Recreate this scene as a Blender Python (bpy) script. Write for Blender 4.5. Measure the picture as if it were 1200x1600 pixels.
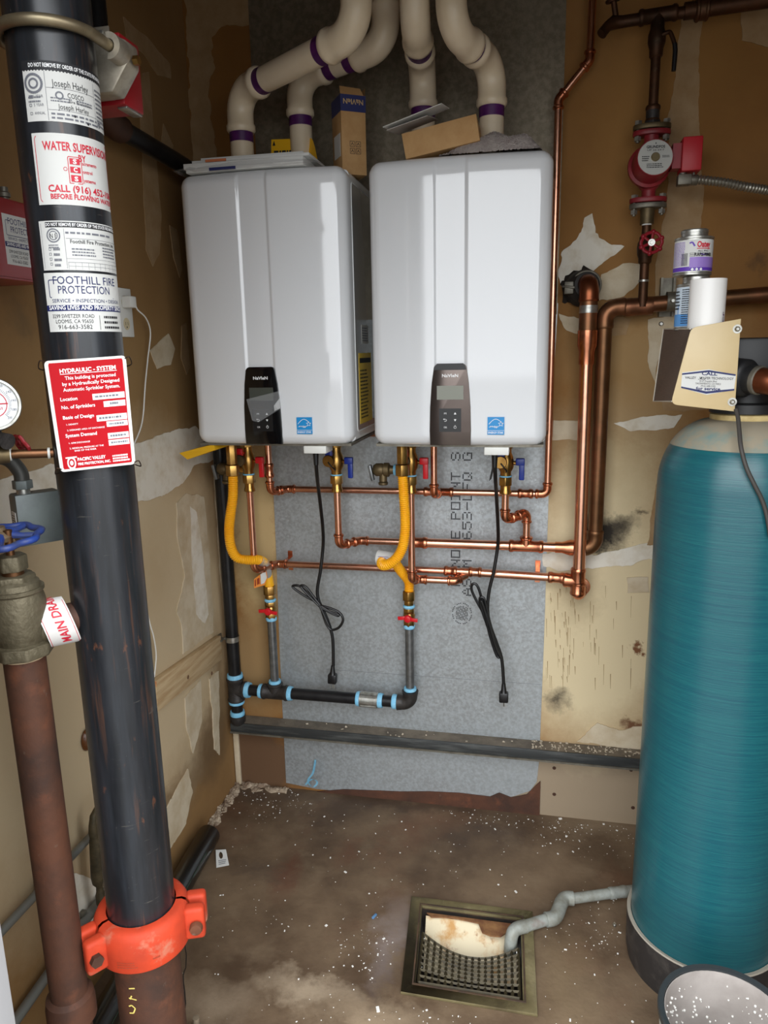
import bpy, bmesh, math, random
from mathutils import Vector, Matrix, noise
for _o in list(bpy.data.objects): bpy.data.objects.remove(_o)
SC = bpy.context.scene
COL = SC.collection
V = Vector
PI = math.pi
# ------------------------------------------------------------------ camera
# world: X right along the back wall (left wall at X=0), Y into the room (back wall at Y=0), Z up
RX = V((0.9787918, 0.0249147, -0.20333684))
RY = V((0.20390638, -0.21402533, 0.95530903))
RZ = V((-0.019718, -0.97651032, -0.21456651))
CAM = V((1.0256, -2.1899, 1.4978))
FPX = 1142.585
cd = bpy.data.cameras.new('camera'); cam = bpy.data.objects.new('camera', cd); COL.objects.link(cam)
m = Matrix(((RX.x, -RX.y, -RX.z), (RY.x, -RY.y, -RY.z), (RZ.x, -RZ.y, -RZ.z)))
cam.matrix_world = Matrix.Translation(CAM) @ m.to_4x4()
cd.sensor_fit = 'HORIZONTAL'; cd.sensor_width = 36.0; cd.lens = FPX / 1200 * 36.0
cd.clip_start = 0.02; cd.clip_end = 200
SC.camera = cam
# ------------------------------------------------------------------ light: overcast daylight through the open doorway
SC.view_settings.view_transform = 'Standard'; SC.view_settings.look = 'None'
SC.view_settings.gamma = 1.0; SC.view_settings.use_curve_mapping = False
SC.view_settings.exposure = 3.3
w = bpy.data.worlds.new('world'); SC.world = w; w.use_nodes = True
bg = w.node_tree.nodes['Background']; bg.inputs[0].default_value = (0.94, 0.97, 1.0, 1); bg.inputs[1].default_value = 1.0
_nt = w.node_tree                                  # standard overcast sky: zenith three times as bright as the horizon
_tc = _nt.nodes.new('ShaderNodeTexCoord'); _sx = _nt.nodes.new('ShaderNodeSeparateXYZ'); _nt.links.new(_tc.outputs['Generated'], _sx.inputs[0])
_mr = _nt.nodes.new('ShaderNodeMapRange'); _mr.inputs[3].default_value = 1/3; _nt.links.new(_sx.outputs['Z'], _mr.inputs[0])
_nt.links.new(_mr.outputs[0], bg.inputs[1])
DX0, DX1, DZ, DY = 0.395, 1.75, 2.19, -1.54       # doorway (the camera stands just outside it)
pl = bpy.data.lights.new('doorway_portal', 'AREA'); pl.shape = 'RECTANGLE'; pl.size = DX1 - DX0; pl.size_y = DZ
pl.cycles.is_portal = True
po = bpy.data.objects.new('doorway_portal', pl); COL.objects.link(po)
po.location = ((DX0 + DX1) / 2, DY - 0.11, DZ / 2); po.rotation_euler = (PI / 2, 0, 0)

# ------------------------------------------------------------------ pixel -> world helpers (each thing on its own plane)
def ray(x, y):
    c = V((x - 600, y - 800, FPX)); return V((RX.dot(c), RY.dot(c), RZ.dot(c))) / FPX
def at(x, y, Y):
    q = ray(x, y); return CAM + q * ((Y - CAM.y) / q.y)
def atX(x, y, X):
    q = ray(x, y); return CAM + q * ((X - CAM.x) / q.x)
def atZ(x, y, Z=0.0):
    q = ray(x, y); return CAM + q * ((Z - CAM.z) / q.z)
def atD(x, y, d): return CAM + ray(x, y) * d
def hit(x, y, P0, n):
    q = ray(x, y); return CAM + q * ((P0 - CAM).dot(n) / q.dot(n))

# ------------------------------------------------------------------ materials
def lin(c):
    return tuple((v / 255 / 12.92 if v / 255 <= .04045 else ((v / 255 + .055) / 1.055) ** 2.4) for v in c) + (1,)
MATS = {}
def nd(nt, t, **k):
    n = nt.nodes.new(t)
    for a, b in k.items(): setattr(n, a, b)
    return n
def mat(name, col, rough=.5, metal=0, col2=None, scale=8, lo=.4, hi=.65, bump=0, bscale=60, coat=0, spec=None,
        stretch=None, detail=6, rough2=None, trans=0, alpha=1, ior=None, layers=()):
    if name in MATS: return MATS[name]
    mt = bpy.data.materials.new(name); mt.use_nodes = True; nt = mt.node_tree
    b = nt.nodes['Principled BSDF']
    b.inputs['Base Color'].default_value = lin(col); b.inputs['Roughness'].default_value = rough
    b.inputs['Metallic'].default_value = metal
    if coat: b.inputs['Coat Weight'].default_value = coat; b.inputs['Coat Roughness'].default_value = .05
    if spec is not None: b.inputs['Specular IOR Level'].default_value = spec
    if trans: b.inputs['Transmission Weight'].default_value = trans
    if ior: b.inputs['IOR'].default_value = ior
    if alpha < 1: b.inputs['Alpha'].default_value = alpha
    need = col2 or bump or layers
    if need:
        geo = nd(nt, 'ShaderNodeNewGeometry'); mp = nd(nt, 'ShaderNodeMapping')
        nt.links.new(geo.outputs['Position'], mp.inputs[0])
        if stretch: mp.inputs['Scale'].default_value = stretch
    sock = None
    if col2:
        layers = ((col2, scale, lo, hi, detail, 1.0),) + tuple(layers)
    if layers:
        prev = None; first = None
        for i, L in enumerate(layers):
            c2, sc_, l_, h_ = L[:4]; dt = L[4] if len(L) > 4 else 6; am = L[5] if len(L) > 5 else 1.0
            nz = nd(nt, 'ShaderNodeTexNoise'); nz.inputs['Scale'].default_value = sc_; nz.inputs['Detail'].default_value = dt
            nz.inputs['Roughness'].default_value = .62
            if len(L) > 6:
                mp2 = nd(nt, 'ShaderNodeMapping'); mp2.inputs['Scale'].default_value = L[6]
                nt.links.new(geo.outputs['Position'], mp2.inputs[0]); nt.links.new(mp2.outputs[0], nz.inputs[0])
            else: nt.links.new(mp.outputs[0], nz.inputs[0])
            mr = nd(nt, 'ShaderNodeMapRange'); mr.inputs[1].default_value = l_; mr.inputs[2].default_value = h_; mr.inputs[4].default_value = am
            nt.links.new(nz.outputs[0], mr.inputs[0])
            mx = nd(nt, 'ShaderNodeMix', data_type='RGBA')
            nt.links.new(mr.outputs[0], mx.inputs[0])
            if prev is None: mx.inputs[6].default_value = lin(col)
            else: nt.links.new(prev, mx.inputs[6])
            mx.inputs[7].default_value = lin(c2); prev = mx.outputs[2]
            if first is None: first = mr.outputs[0]
        nt.links.new(prev, b.inputs['Base Color']); sock = prev
        if rough2 is not None:
            mr2 = nd(nt, 'ShaderNodeMapRange'); mr2.inputs[3].default_value = rough; mr2.inputs[4].default_value = rough2
            nt.links.new(first, mr2.inputs[0]); nt.links.new(mr2.outputs[0], b.inputs['Roughness'])
    if bump:
        nz = nd(nt, 'ShaderNodeTexNoise'); nz.inputs['Scale'].default_value = bscale; nz.inputs['Detail'].default_value = 4
        nt.links.new(mp.outputs[0], nz.inputs[0])
        bp = nd(nt, 'ShaderNodeBump'); bp.inputs['Strength'].default_value = bump; bp.inputs['Distance'].default_value = .004
        nt.links.new(nz.outputs[0], bp.inputs['Height']); nt.links.new(bp.outputs[0], b.inputs['Normal'])
    MATS[name] = mt
    return mt
def blobs(mt, items, axes, warp=.06, wscale=7):
    """soft-edged stains, wear marks and broad paler or darker areas at fixed spots of a surface; items: (a, b, ra, rb, colour, amount, inner 0..1[, warp])"""
    nt = mt.node_tree; b = nt.nodes['Principled BSDF']
    src = b.inputs['Base Color'].links[0].from_socket
    geo = nd(nt, 'ShaderNodeNewGeometry')
    nz = nd(nt, 'ShaderNodeTexNoise'); nz.inputs['Scale'].default_value = wscale; nz.inputs['Detail'].default_value = 8; nz.inputs['Roughness'].default_value = .7
    nt.links.new(geo.outputs['Position'], nz.inputs[0])
    sub = nd(nt, 'ShaderNodeVectorMath', operation='SUBTRACT'); sub.inputs[1].default_value = (.5, .5, .5)
    nt.links.new(nz.outputs['Color'], sub.inputs[0])
    for it in items:
        a, c, ra, rb, colr, amt, inner = it[:7]; wp = it[7] if len(it) > 7 else warp
        scl = nd(nt, 'ShaderNodeVectorMath', operation='SCALE'); scl.inputs['Scale'].default_value = wp * 4
        nt.links.new(sub.outputs[0], scl.inputs[0])
        add = nd(nt, 'ShaderNodeVectorMath', operation='ADD'); nt.links.new(geo.outputs['Position'], add.inputs[0]); nt.links.new(scl.outputs[0], add.inputs[1])
        cen = [0, 0, 0]; inv = [0, 0, 0]
        cen[axes[0]] = a; cen[axes[1]] = c; inv[axes[0]] = 1 / ra; inv[axes[1]] = 1 / rb
        s2 = nd(nt, 'ShaderNodeVectorMath', operation='SUBTRACT'); s2.inputs[1].default_value = cen; nt.links.new(add.outputs[0], s2.inputs[0])
        ml = nd(nt, 'ShaderNodeVectorMath', operation='MULTIPLY'); ml.inputs[1].default_value = inv; nt.links.new(s2.outputs[0], ml.inputs[0])
        ln = nd(nt, 'ShaderNodeVectorMath', operation='LENGTH'); nt.links.new(ml.outputs[0], ln.inputs[0])
        mr = nd(nt, 'ShaderNodeMapRange'); mr.inputs[1].default_value = 1.0; mr.inputs[2].default_value = inner; mr.inputs[3].default_value = 0; mr.inputs[4].default_value = amt
        nt.links.new(ln.outputs['Value'], mr.inputs[0])
        mx = nd(nt, 'ShaderNodeMix', data_type='RGBA'); nt.links.new(mr.outputs[0], mx.inputs[0]); nt.links.new(src, mx.inputs[6])
        mx.inputs[7].default_value = lin(colr); src = mx.outputs[2]
    nt.links.new(src, b.inputs['Base Color'])

# ------------------------------------------------------------------ mesh builder
def perp(d):
    d = d.normalized(); u = V((0, 0, 1)) if abs(d.z) < .9 else V((1, 0, 0))
    a = d.cross(u).normalized(); return a, d.cross(a).normalized()
WL = {}
class MB:
    def __init__(s): s.v = []; s.f = []
    def add(s, vs, fs):
        k = len(s.v); s.v += [V(p) for p in vs]; s.f += [tuple(i + k for i in f) for f in fs]; return s
    def box(s, lo, hi):
        x0, y0, z0 = lo; x1, y1, z1 = hi
        return s.add([(x0,y0,z0),(x1,y0,z0),(x1,y1,z0),(x0,y1,z0),(x0,y0,z1),(x1,y0,z1),(x1,y1,z1),(x0,y1,z1)],
                     [(0,3,2,1),(4,5,6,7),(0,1,5,4),(1,2,6,5),(2,3,7,6),(3,0,4,7)])
    def obox(s, c, ax, h):
        c = V(c); P = []
        for k in (-1, 1):
            for j, i in ((-1,-1),(-1,1),(1,1),(1,-1)): P.append(c + ax[0]*h[0]*i + ax[1]*h[1]*j + ax[2]*h[2]*k)
        return s.add(P, [(0,3,2,1),(4,5,6,7),(0,1,5,4),(1,2,6,5),(2,3,7,6),(3,0,4,7)])
    def tube(s, path, r, n=16, cap=True, closed=False):
        P = [V(p) for p in path]; N = len(P); rr = r if isinstance(r, (list, tuple)) else [r] * N
        T = []
        for i in range(N):
            if closed: t = P[(i+1) % N] - P[i-1]
            elif i == 0: t = P[1] - P[0]
            elif i == N-1: t = P[-1] - P[-2]
            else:
                t = (P[i+1]-P[i]).normalized() + (P[i]-P[i-1]).normalized()
            if t.length < 1e-9: t = T[-1] if T else V((0,0,1))
            T.append(t.normalized())
        a, b = perp(T[0]); vs = []
        for i in range(N):
            if i:
                q = T[i-1].rotation_difference(T[i]); a = q @ a
                a = (a - T[i]*a.dot(T[i])).normalized()
            b = T[i].cross(a)
            for k in range(n):
                w_ = 2*PI*k/n; vs.append(P[i] + (a*math.cos(w_) + b*math.sin(w_))*rr[i])
        fs = []
        for i in range(N if closed else N-1):
            j = (i+1) % N
            for k in range(n):
                l = (k+1) % n; fs.append((i*n+k, i*n+l, j*n+l, j*n+k))
        if cap and not closed: fs.append(tuple(range(n))[::-1]); fs.append(tuple((N-1)*n+k for k in range(n)))
        return s.add(vs, fs)
    def lathe(s, prof, o, axis=V((0,0,1)), n=28, a0=0, a1=2*PI, ref=None, cap=False):
        o = V(o); axis = V(axis).normalized()
        if ref is not None: a = (V(ref) - axis*V(ref).dot(axis)).normalized(); b = axis.cross(a)
        else: a, b = perp(axis)
        full = abs(a1 - a0 - 2*PI) < 1e-6; m_ = n if full else n + 1; vs = []; fs = []
        for r, h in prof:
            for k in range(m_):
                w_ = a0 + (a1-a0)*k/n; vs.append(o + axis*h + (a*math.cos(w_) + b*math.sin(w_))*r)
        for i in range(len(prof)-1):
            for k in range(n):
                l = (k+1) % m_; fs.append((i*m_+k, i*m_+l, (i+1)*m_+l, (i+1)*m_+k))
        if cap: fs.append(tuple(range(m_))[::-1]); fs.append(tuple((len(prof)-1)*m_+k for k in range(m_)))
        return s.add(vs, fs)
    def cyl(s, p, q, r, n=20): return s.tube([p, q], r, n)
    def hexa(s, p, q, r): return s.tube([p, q], r, 6)
    def prism(s, pts, vec):
        P = [V(p) for p in pts]; n = len(P); vec = V(vec)
        return s.add(P + [p + vec for p in P], [tuple(range(n)), tuple(range(2*n-1, n-1, -1))] + [(i, i+n, (i+1) % n + n, (i+1) % n) for i in range(n)])
    def sphere(s, c, r, n=14, sc=(1,1,1)):
        c = V(c); vs = []; fs = []; m_ = n//2
        for i in range(m_+1):
            t = PI*i/m_
            for k in range(n):
                p = 2*PI*k/n; vs.append(c + V((math.sin(t)*math.cos(p)*sc[0], math.sin(t)*math.sin(p)*sc[1], math.cos(t)*sc[2]))*r)
        for i in range(m_):
            for k in range(n):
                l = (k+1) % n; fs.append((i*n+k, (i+1)*n+k, (i+1)*n+l, i*n+l))
        return s.add(vs, fs)
    def grid(s, fn, nu, nv):
        vs = [fn(i/nu, j/nv) for j in range(nv+1) for i in range(nu+1)]
        return s.add(vs, [(j*(nu+1)+i, j*(nu+1)+i+1, (j+1)*(nu+1)+i+1, (j+1)*(nu+1)+i) for j in range(nv) for i in range(nu)])
    def build(s, name, mt, parent=None, smooth=38, bevel=0, seg=2, weld=True, label=None):
        me = bpy.data.meshes.new(name)
        lo = V((min(p[i] for p in s.v) for i in range(3))); hi = V((max(p[i] for p in s.v) for i in range(3)))
        base = V(((lo.x+hi.x)/2, (lo.y+hi.y)/2, lo.z))
        me.from_pydata([p - base for p in s.v], [], s.f)
        if weld or bevel:
            bm = bmesh.new(); bm.from_mesh(me)
            bmesh.ops.remove_doubles(bm, verts=bm.verts, dist=1e-6)
            bmesh.ops.recalc_face_normals(bm, faces=bm.faces)
            if bevel:
                es = [e for e in bm.edges if len(e.link_faces) == 2 and e.calc_face_angle(0) > .5]
                bmesh.ops.bevel(bm, geom=es, offset=bevel, segments=seg, affect='EDGES', profile=.5, clamp_overlap=True)
            bm.to_mesh(me); bm.free()
        me.materials.append(mt)
        if smooth:
            me.shade_smooth(); me.set_sharp_from_angle(angle=math.radians(smooth))
        o = bpy.data.objects.new(name, me); COL.objects.link(o)
        if parent is not None:
            o.parent = parent; o.location = base - WL[parent.name]
        else: o.location = base
        WL[o.name] = base
        if label: o['label'] = label
        return o
def thing(name, label, cat, loc, group=None):
    o = bpy.data.objects.new(name, None); COL.objects.link(o); o.location = loc; o.empty_display_size = .05
    WL[o.name] = V(loc); return tag(o, label, cat, group)
def tag(o, label, cat, group=None):
    o['label'] = label; o['category'] = cat
    if group: o['group'] = group
    return o
def struct(o, label=None):
    o['kind'] = 'structure'
    if label: o['label'] = label
    return o

# ------------------------------------------------------------------ printing: lettering and flat marks, mapped onto a surface
_TX = {}
def glyphs(s, bold=0.0):
    k = (s, bold)
    if k not in _TX:
        cu = bpy.data.curves.new('t', 'FONT'); cu.body = s; cu.size = 1; cu.offset = bold; cu.resolution_u = 2
        ob = bpy.data.objects.new('t', cu); me = ob.to_mesh()
        vs = [(v.co.x, v.co.y) for v in me.vertices]; fs = [tuple(p.vertices) for p in me.polygons]
        ob.to_mesh_clear(); bpy.data.objects.remove(ob); bpy.data.curves.remove(cu)
        _TX[k] = (vs, fs)
    return _TX[k]
def put_print(parent, mt, items, fn, name='printed_lettering'):
    """items: ('t', text, u0, u1, v_base, cap_height[, bold]) | ('r', u0, v0, u1, v1) | ('p', [(u,v)...]) | ('l', [(u,v)..], width) | ('c', u, v, r, width)"""
    mb = MB()
    def line(pts, wd):
        for (a, b), (c, d) in zip(pts, pts[1:]):
            L = math.hypot(c-a, d-b) or 1e-9; nx, ny = -(d-b)/L*wd/2, (c-a)/L*wd/2
            mb.add([fn(a+nx, b+ny), fn(a-nx, b-ny), fn(c-nx, d-ny), fn(c+nx, d+ny)], [(0,1,2,3)])
    for it in items:
        if it[0] == 't':
            _, s, u0, u1, vb, ch = it[:6]; bo = it[6] if len(it) > 6 else .0
            vs, fs = glyphs(s, bo)
            if not vs: continue
            x0 = min(v[0] for v in vs); x1 = max(v[0] for v in vs); k = (u1-u0)/max(x1-x0, 1e-6); ky = ch/.7
            mb.add([fn(u0+(x-x0)*k, vb+y*ky) for x, y in vs], fs)
        elif it[0] == 'r':
            _, u0, v0, u1, v1 = it[:5]; n = it[5] if len(it) > 5 else 12
            mb.grid(lambda a, b: fn(u0+(u1-u0)*a, v0+(v1-v0)*b), n, 1)
        elif it[0] == 'p': mb.add([fn(*p) for p in it[1]], [tuple(range(len(it[1])))])
        elif it[0] == 'l': line(it[1], it[2])
        elif it[0] == 'c':
            _, u, v, r, wd = it; P = [(u+r*math.cos(2*PI*i/28), v+r*math.sin(2*PI*i/28)) for i in range(29)]
            if wd <= 0: mb.add([fn(*p) for p in P[:-1]], [tuple(range(28))])
            else: line(P, wd)
    o = mb.build(name, mt, parent, smooth=0, weld=False); o['kind'] = 'stuff'
    return o
def plane_map(o, u, v, off=None):
    o = V(o); u = V(u); v = V(v); n = off or V((0,0,0))
    return lambda a, b: o + u*a + v*b + n
def quad_map(tl, tr, br, bl, off=V((0,0,0))):
    """unit square (u right, v up) over a planar quad"""
    return lambda a, b: (bl*(1-a) + br*a)*(1-b) + (tl*(1-a) + tr*a)*b + off
def inkrows(u0, u1, v0, v1, n, seed, h=None, fill=.8):
    """rows of fine print, too small to read"""
    rnd = random.Random(seed); out = []; hh = h or (v1-v0)/n*.45
    for i in range(n):
        v = v1 - (i+.75)*(v1-v0)/n; u = u0; end = u0+(u1-u0)*(fill + rnd.random()*(1-fill))
        while u < end:
            l = (u1-u0)*rnd.uniform(.04, .14); out.append(('r', u, v, min(u+l, end), v+hh, 2)); u += l + (u1-u0)*.025
    return out

# ------------------------------------------------------------------ pipe runs
def arc_pts(P0, P1, P2, Rb, n=9):
    d0 = (P1-P0).normalized(); d1 = (P2-P1).normalized(); ang = d0.angle(d1)
    t = Rb*math.tan(ang/2); a = P1 - d0*t; b = P1 + d1*t
    nrm = d0.cross(d1).normalized(); c = a + nrm.cross(d0)*Rb
    return [c + (Matrix.Rotation(ang*i/n, 3, nrm) @ (a-c)) for i in range(n+1)], t, d0, d1
def fitting_path(P0, P1, P2, Rb, sock):
    A, t, d0, d1 = arc_pts(P0, P1, P2, Rb); return [A[0]-d0*sock] + A + [A[-1]+d1*sock], t, d0, d1
def run(parent, pts, r, mt, Rb=None, sock=None, rf=None, fm=None, bead=.0025, n=16, band=None, bandw=.02, skip=(), pipe='pipe', elbow='elbow', ends=(None,None)):
    """straight pipes between fittings, a swept elbow with beaded sockets at each bend"""
    pts = [V(p) for p in pts]; Rb = Rb or r*1.6; sock = sock or r*1.6; rf = rf or r*1.16; fm = fm or mt
    tr = [0.0]*len(pts)
    for i in range(1, len(pts)-1):
        tr[i] = Rb*math.tan((pts[i]-pts[i-1]).angle(pts[i+1]-pts[i])/2)
    for i in range(len(pts)-1):
        a, b = pts[i], pts[i+1]; d = (b-a).normalized(); a = a + d*tr[i]; b = b - d*tr[i+1]
        if (b-a).dot(d) > .002: MB().cyl(a, b, r, n).build(pipe, mt, parent)
    for i in range(1, len(pts)-1):
        if i in skip: continue
        path, t, d0, d1 = fitting_path(pts[i-1], pts[i], pts[i+1], Rb, sock)
        P = []; R_ = []
        def sockend(base, d, rev):
            L = [(0, rf*.97), (.15, rf+bead), (.4, rf+bead), (.55, rf)]
            L = [(base + d*sock*(1-k), q) for k, q in L]
            return L if not rev else L[::-1]
        S = sockend(path[1], -d0, False); Q = sockend(path[-2], d1, True)
        for p, q in S: P.append(p); R_.append(q)
        for p in path[1:-1]: P.append(p); R_.append(rf)
        for p, q in Q: P.append(p); R_.append(q)
        MB().tube(P, R_, n).build(elbow, fm, parent)
        if band:
            for p, d in ((path[1]-d0*sock, -d0), (path[-2]+d1*sock, d1)):
                MB().tube([p, p + d*bandw], r+.0008, n, cap=False).build('primer_band', band, parent)
def tee(parent, c, axis, branch, r, L, bl, mt, bead=.0025, n=16, name='tee'):
    c = V(c); axis = V(axis).normalized(); branch = V(branch).normalized(); mb = MB()
    P = []; R_ = []
    for k, q in ((-1, r), (-.92, r+bead), (-.8, r+bead), (-.7, r), (.7, r), (.8, r+bead), (.92, r+bead), (1, r)): P.append(c+axis*L*k); R_.append(q)
    mb.tube(P, R_, n)
    P = []; R_ = []
    for k, q in ((0, r), (.7, r), (.8, r+bead), (.92, r+bead), (1, r)): P.append(c+branch*bl*k); R_.append(q)
    mb.tube(P, R_, n); return mb.build(name, mt, parent)
def coupling(parent, p, q, r, mt, bead=.0025, n=16, name='coupling'):
    p = V(p); q = V(q); P = []; R_ = []
    for k, e in ((0, 0), (.08, bead), (.22, bead), (.32, 0), (.68, 0), (.78, bead), (.92, bead), (1, 0)): P.append(p.lerp(q, k)); R_.append(r+e)
    return MB().tube(P, R_, n).build(name, mt, parent)
def spline(pts, k=8):
    P = [V(p) for p in pts]; out = []
    for i in range(len(P)-1):
        a = P[max(i-1, 0)]; b = P[i]; c = P[i+1]; d = P[min(i+2, len(P)-1)]
        for j in range(k):
            t = j/k; out.append(.5*((2*b) + (c-a)*t + (2*a-5*b+4*c-d)*t*t + (3*b-a-3*c+d)*t**3))
    return out + [P[-1]]
def resample(P, step):
    out = [P[0]]; acc = 0
    for a, b in zip(P, P[1:]):
        L = (b-a).length
        while acc + L >= step:
            t = (step-acc)/L; a = a.lerp(b, t); out.append(a); L = (b-a).length; acc = 0
        acc += L
    return out
def corrugated(path, r, dr, pitch, n=14):
    P = resample(path, pitch/3); R_ = [r + dr*(.5+.5*math.cos(2*PI*i/3)) for i in range(len(P))]
    return MB().tube(P, R_, n)
def jag(pts, amp, step, seed=1):
    """closed 2-d/3-d outline with an irregular edge"""
    out = []; n = len(pts)
    for i in range(n):
        a = V(pts[i]); b = V(pts[(i+1) % n]); L = (b-a).length; k = max(1, int(L/step)); d = (b-a).normalized()
        for j in range(k):
            p = a.lerp(b, j/k)
            q = 1.9*noise.noise_vector(p*13 + V((seed*2.1, seed, 3))) + noise.noise_vector(p*38 + V((seed*7.1, seed*3.3, seed))) + .5*noise.noise_vector(p*110 + V((seed, 0, 0)))
            out.append(p + q*amp)
    return out
# ================================================================== materials in use
KRAFT = mat('bare_drywall', (142,98,46), .85, col2=(126,84,36), scale=3.2, lo=.35, hi=.7, bump=.08, bscale=90,
            layers=(((160,122,74), 1.1, .5, .72, 4, .5), ((96,66,32), 9, .66, .8, 8, .45)))
LKRAFT = mat('bare_drywall_side', (146,112,68), .85, col2=(132,98,56), scale=2.6, lo=.35, hi=.7, bump=.08, bscale=90,
             layers=(((120,94,60), 6, .62, .8, 8, .4),))
MUD = mat('joint_compound', (206,192,166), .8, col2=(184,164,132), scale=14, lo=.4, hi=.7, bump=.18, bscale=45)
MUDW = mat('joint_compound_white', (226,220,206), .8, col2=(200,186,160), scale=16, lo=.45, hi=.75, bump=.25, bscale=40)
MUDG = mat('joint_compound_thin', (166,138,102), .8, col2=(146,114,74), scale=18, lo=.35, hi=.75, bump=.1, bscale=60)
FLOORM = mat('stained_concrete', (118,98,76), .75, col2=(78,60,44), scale=3.4, lo=.38, hi=.66, bump=.25, bscale=70, rough2=.55,
             layers=(((132,114,92), 9, .55, .8, 8, .6), ((104,64,44), 2.1, .56, .74, 6, .5), ((60,48,38), 26, .62, .8, 6, .5)))
GALV = mat('galvanized_sheet', (174,180,183), .48, .55, col2=(154,157,157), scale=95, lo=.4, hi=.6, bump=.04, bscale=120,
           layers=(((192,198,201), 110, .58, .68, 3, .55), ((182,188,190), 1.6, .4, .75, 4, .5), ((150,156,158), 40, .58, .7, 3, .3)))
CU = mat('bright_copper', (238,182,154), .26, 1, col2=(224,158,128), scale=14, lo=.4, hi=.7, bump=.03, bscale=80)
CUF = mat('fitting_copper', (218,146,112), .27, 1, col2=(184,108,76), scale=40, lo=.45, hi=.75)
CUD = mat('tarnished_copper', (122,86,58), .4, .85, col2=(88,62,42), scale=9, lo=.4, hi=.7, layers=(((150,96,70), 5, .55, .75),))
CUDK = mat('dirty_copper', (92,60,40), .5, .75, col2=(58,42,30), scale=14, lo=.35, hi=.65, layers=(((120,104,80), 30, .6, .8, 6, .6),))
BRASS = mat('brass', (190,150,84), .3, 1, col2=(160,120,66), scale=40, lo=.4, hi=.7)
BRASSD = mat('dull_bronze', (112,96,68), .5, .7, col2=(84,72,52), scale=26, lo=.4, hi=.7, bump=.1)
BLKIRON = mat('black_iron', (34,34,36), .34, .25, col2=(22,22,24), scale=20, bump=.05, bscale=120)
BLKFIT = mat('black_iron_fitting', (58,54,52), .5, .3, col2=(40,38,37), scale=50, lo=.4, hi=.7, bump=.2, bscale=220)
DOPE = mat('blue_thread_sealant', (120,190,226), .55, col2=(150,208,236), scale=80)
STEEL = mat('galvanized_pipe', (132,134,134), .4, .8, col2=(104,106,108), scale=40, lo=.4, hi=.7)
ZINC = mat('bright_zinc', (190,190,184), .35, .85, col2=(150,148,140), scale=50)
DULLZ = mat('dull_zinc', (128,124,112), .5, .6, col2=(96,90,80), scale=30, lo=.4, hi=.7)
YEL = mat('yellow_gas_hose', (252,186,32), .4, col2=(246,172,22), scale=20)
RED = mat('red_plastic', (206,22,34), .35)
BLUE = mat('blue_plastic', (22,48,140), .35)
BLKP = mat('black_plastic', (16,16,18), .38)
CORD = mat('black_cord', (14,14,15), .42)
WHITE = mat('white_enamel', (226,228,230), .06, spec=.85)
WCASE = mat('white_casing', (222,224,224), .22)
WPL = mat('white_plastic', (226,226,220), .4)
PVC = mat('pvc', (226,210,184), .3, col2=(218,200,170), scale=8)
PURP = mat('purple_primer', (72,22,84), .4, col2=(98,40,104), scale=40, lo=.45, hi=.75)
INK = mat('black_ink', (30,30,34), .6)
GINK = mat('grey_ink', (110,112,120), .6)
WINK = mat('white_ink', (240,240,240), .5)
PAPER = mat('white_paper', (212,212,208), .6, spec=.3)
NAVY = mat('navy_ink', (30,38,92), .55)
REDINK = mat('red_ink', (200,34,56), .55)
CARD = mat('cardboard', (190,150,100), .75, col2=(180,138,88), scale=30, bump=.05, bscale=200)
WOOD = mat('raw_wood', (196,172,134), .7, col2=(174,144,104), scale=6, stretch=(8, 1.2, 14), lo=.4, hi=.65, bump=.06)
RUST = mat('rusted_steel', (92,56,38), .7, .2, col2=(58,40,32), scale=9, lo=.35, hi=.68, bump=.2, bscale=80,
           layers=(((120,70,46), 16, .55, .75, 8, .8), ((130,118,104), 40, .66, .78, 6, .5)))

# ================================================================== the room
def wallpos(x, y): p = at(x, y, 0); return (p.x, p.z)
bk = []
for (x, y, ra, rb, col, amt, inn) in [
    (945, 832, .085, .075, (28,22,18), .97, .25), (968, 822, .075, .05, (40,30,22), .8, .1), (930, 850, .05, .03, (20,17,15), .95, .3),
    (1003, 798, .04, .02, (50,38,26), .8, .1), (900, 930, .09, .14, (120,100,70), .35, .2), (873, 1092, .05, .05, (44,36,28), .85, .05),
    (990, 1135, .05, .025, (96,54,28), .9, .3), (999, 1016, .022, .022, (110,62,28), .95, .5), (400, 1190, .22, .17, (96,70,48), .95, .6),
    (400, 1040, .16, .24, (160,130,88), .8, .4), (930, 960, .34, .55, (222,206,168), .9, .55), (960, 730, .3, .25, (204,186,146), .6, .3),
    (930, 1240, .6, .17, (150,134,112), .95, .6), (1180, 290, .12, .12, (120,84,44), .4, .2), (1185, 410, .03, .04, (76,54,34), .6, .2),
    (1110, 90, .2, .2, (150,108,52), .6, .2), (990, 150, .2, .3, (160,118,62), .6, .2), (1020, 560, .34, .2, (176,146,100), .7, .3),
    (400, 830, .12, .4, (196,170,122), .9, .5), (1000, 420, .4, .3, (152,112,62), .5, .3)][::-1]:
    a, b = wallpos(x, y); bk.append((a, b, ra, rb, col, amt, inn, .035))
blobs(KRAFT, bk, (0, 2), wscale=16)
lf = []
for (x, y, ra, rb, col, amt, inn) in [
    (330, 1160, .16, .16, (98,74,46), .8, .3), (250, 1290, .5, .1, (112,88,58), .8, .3), (345, 1080, .07, .3, (120,94,60), .6, .3),
    (300, 1200, .1, .12, (180,164,134), .5, .2), (60, 1250, .25, .25, (196,180,148), .5, .2), (240, 900, .12, .2, (176,152,116), .5, .2),
    (35, 500, .06, .05, (98,80,54), .5, .1), (150, 1390, .2, .06, (200,192,174), .6, .2), (200, 1020, .85, .66, (200,180,146), .95, .6), (200, 620, .6, .25, (154,124,80), .7, .3)][::-1]:
    p = atX(x, y, 0); lf.append((p.y, p.z, ra, rb, col, amt, inn, .035))
blobs(LKRAFT, lf, (1, 2), wscale=14)
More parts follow.
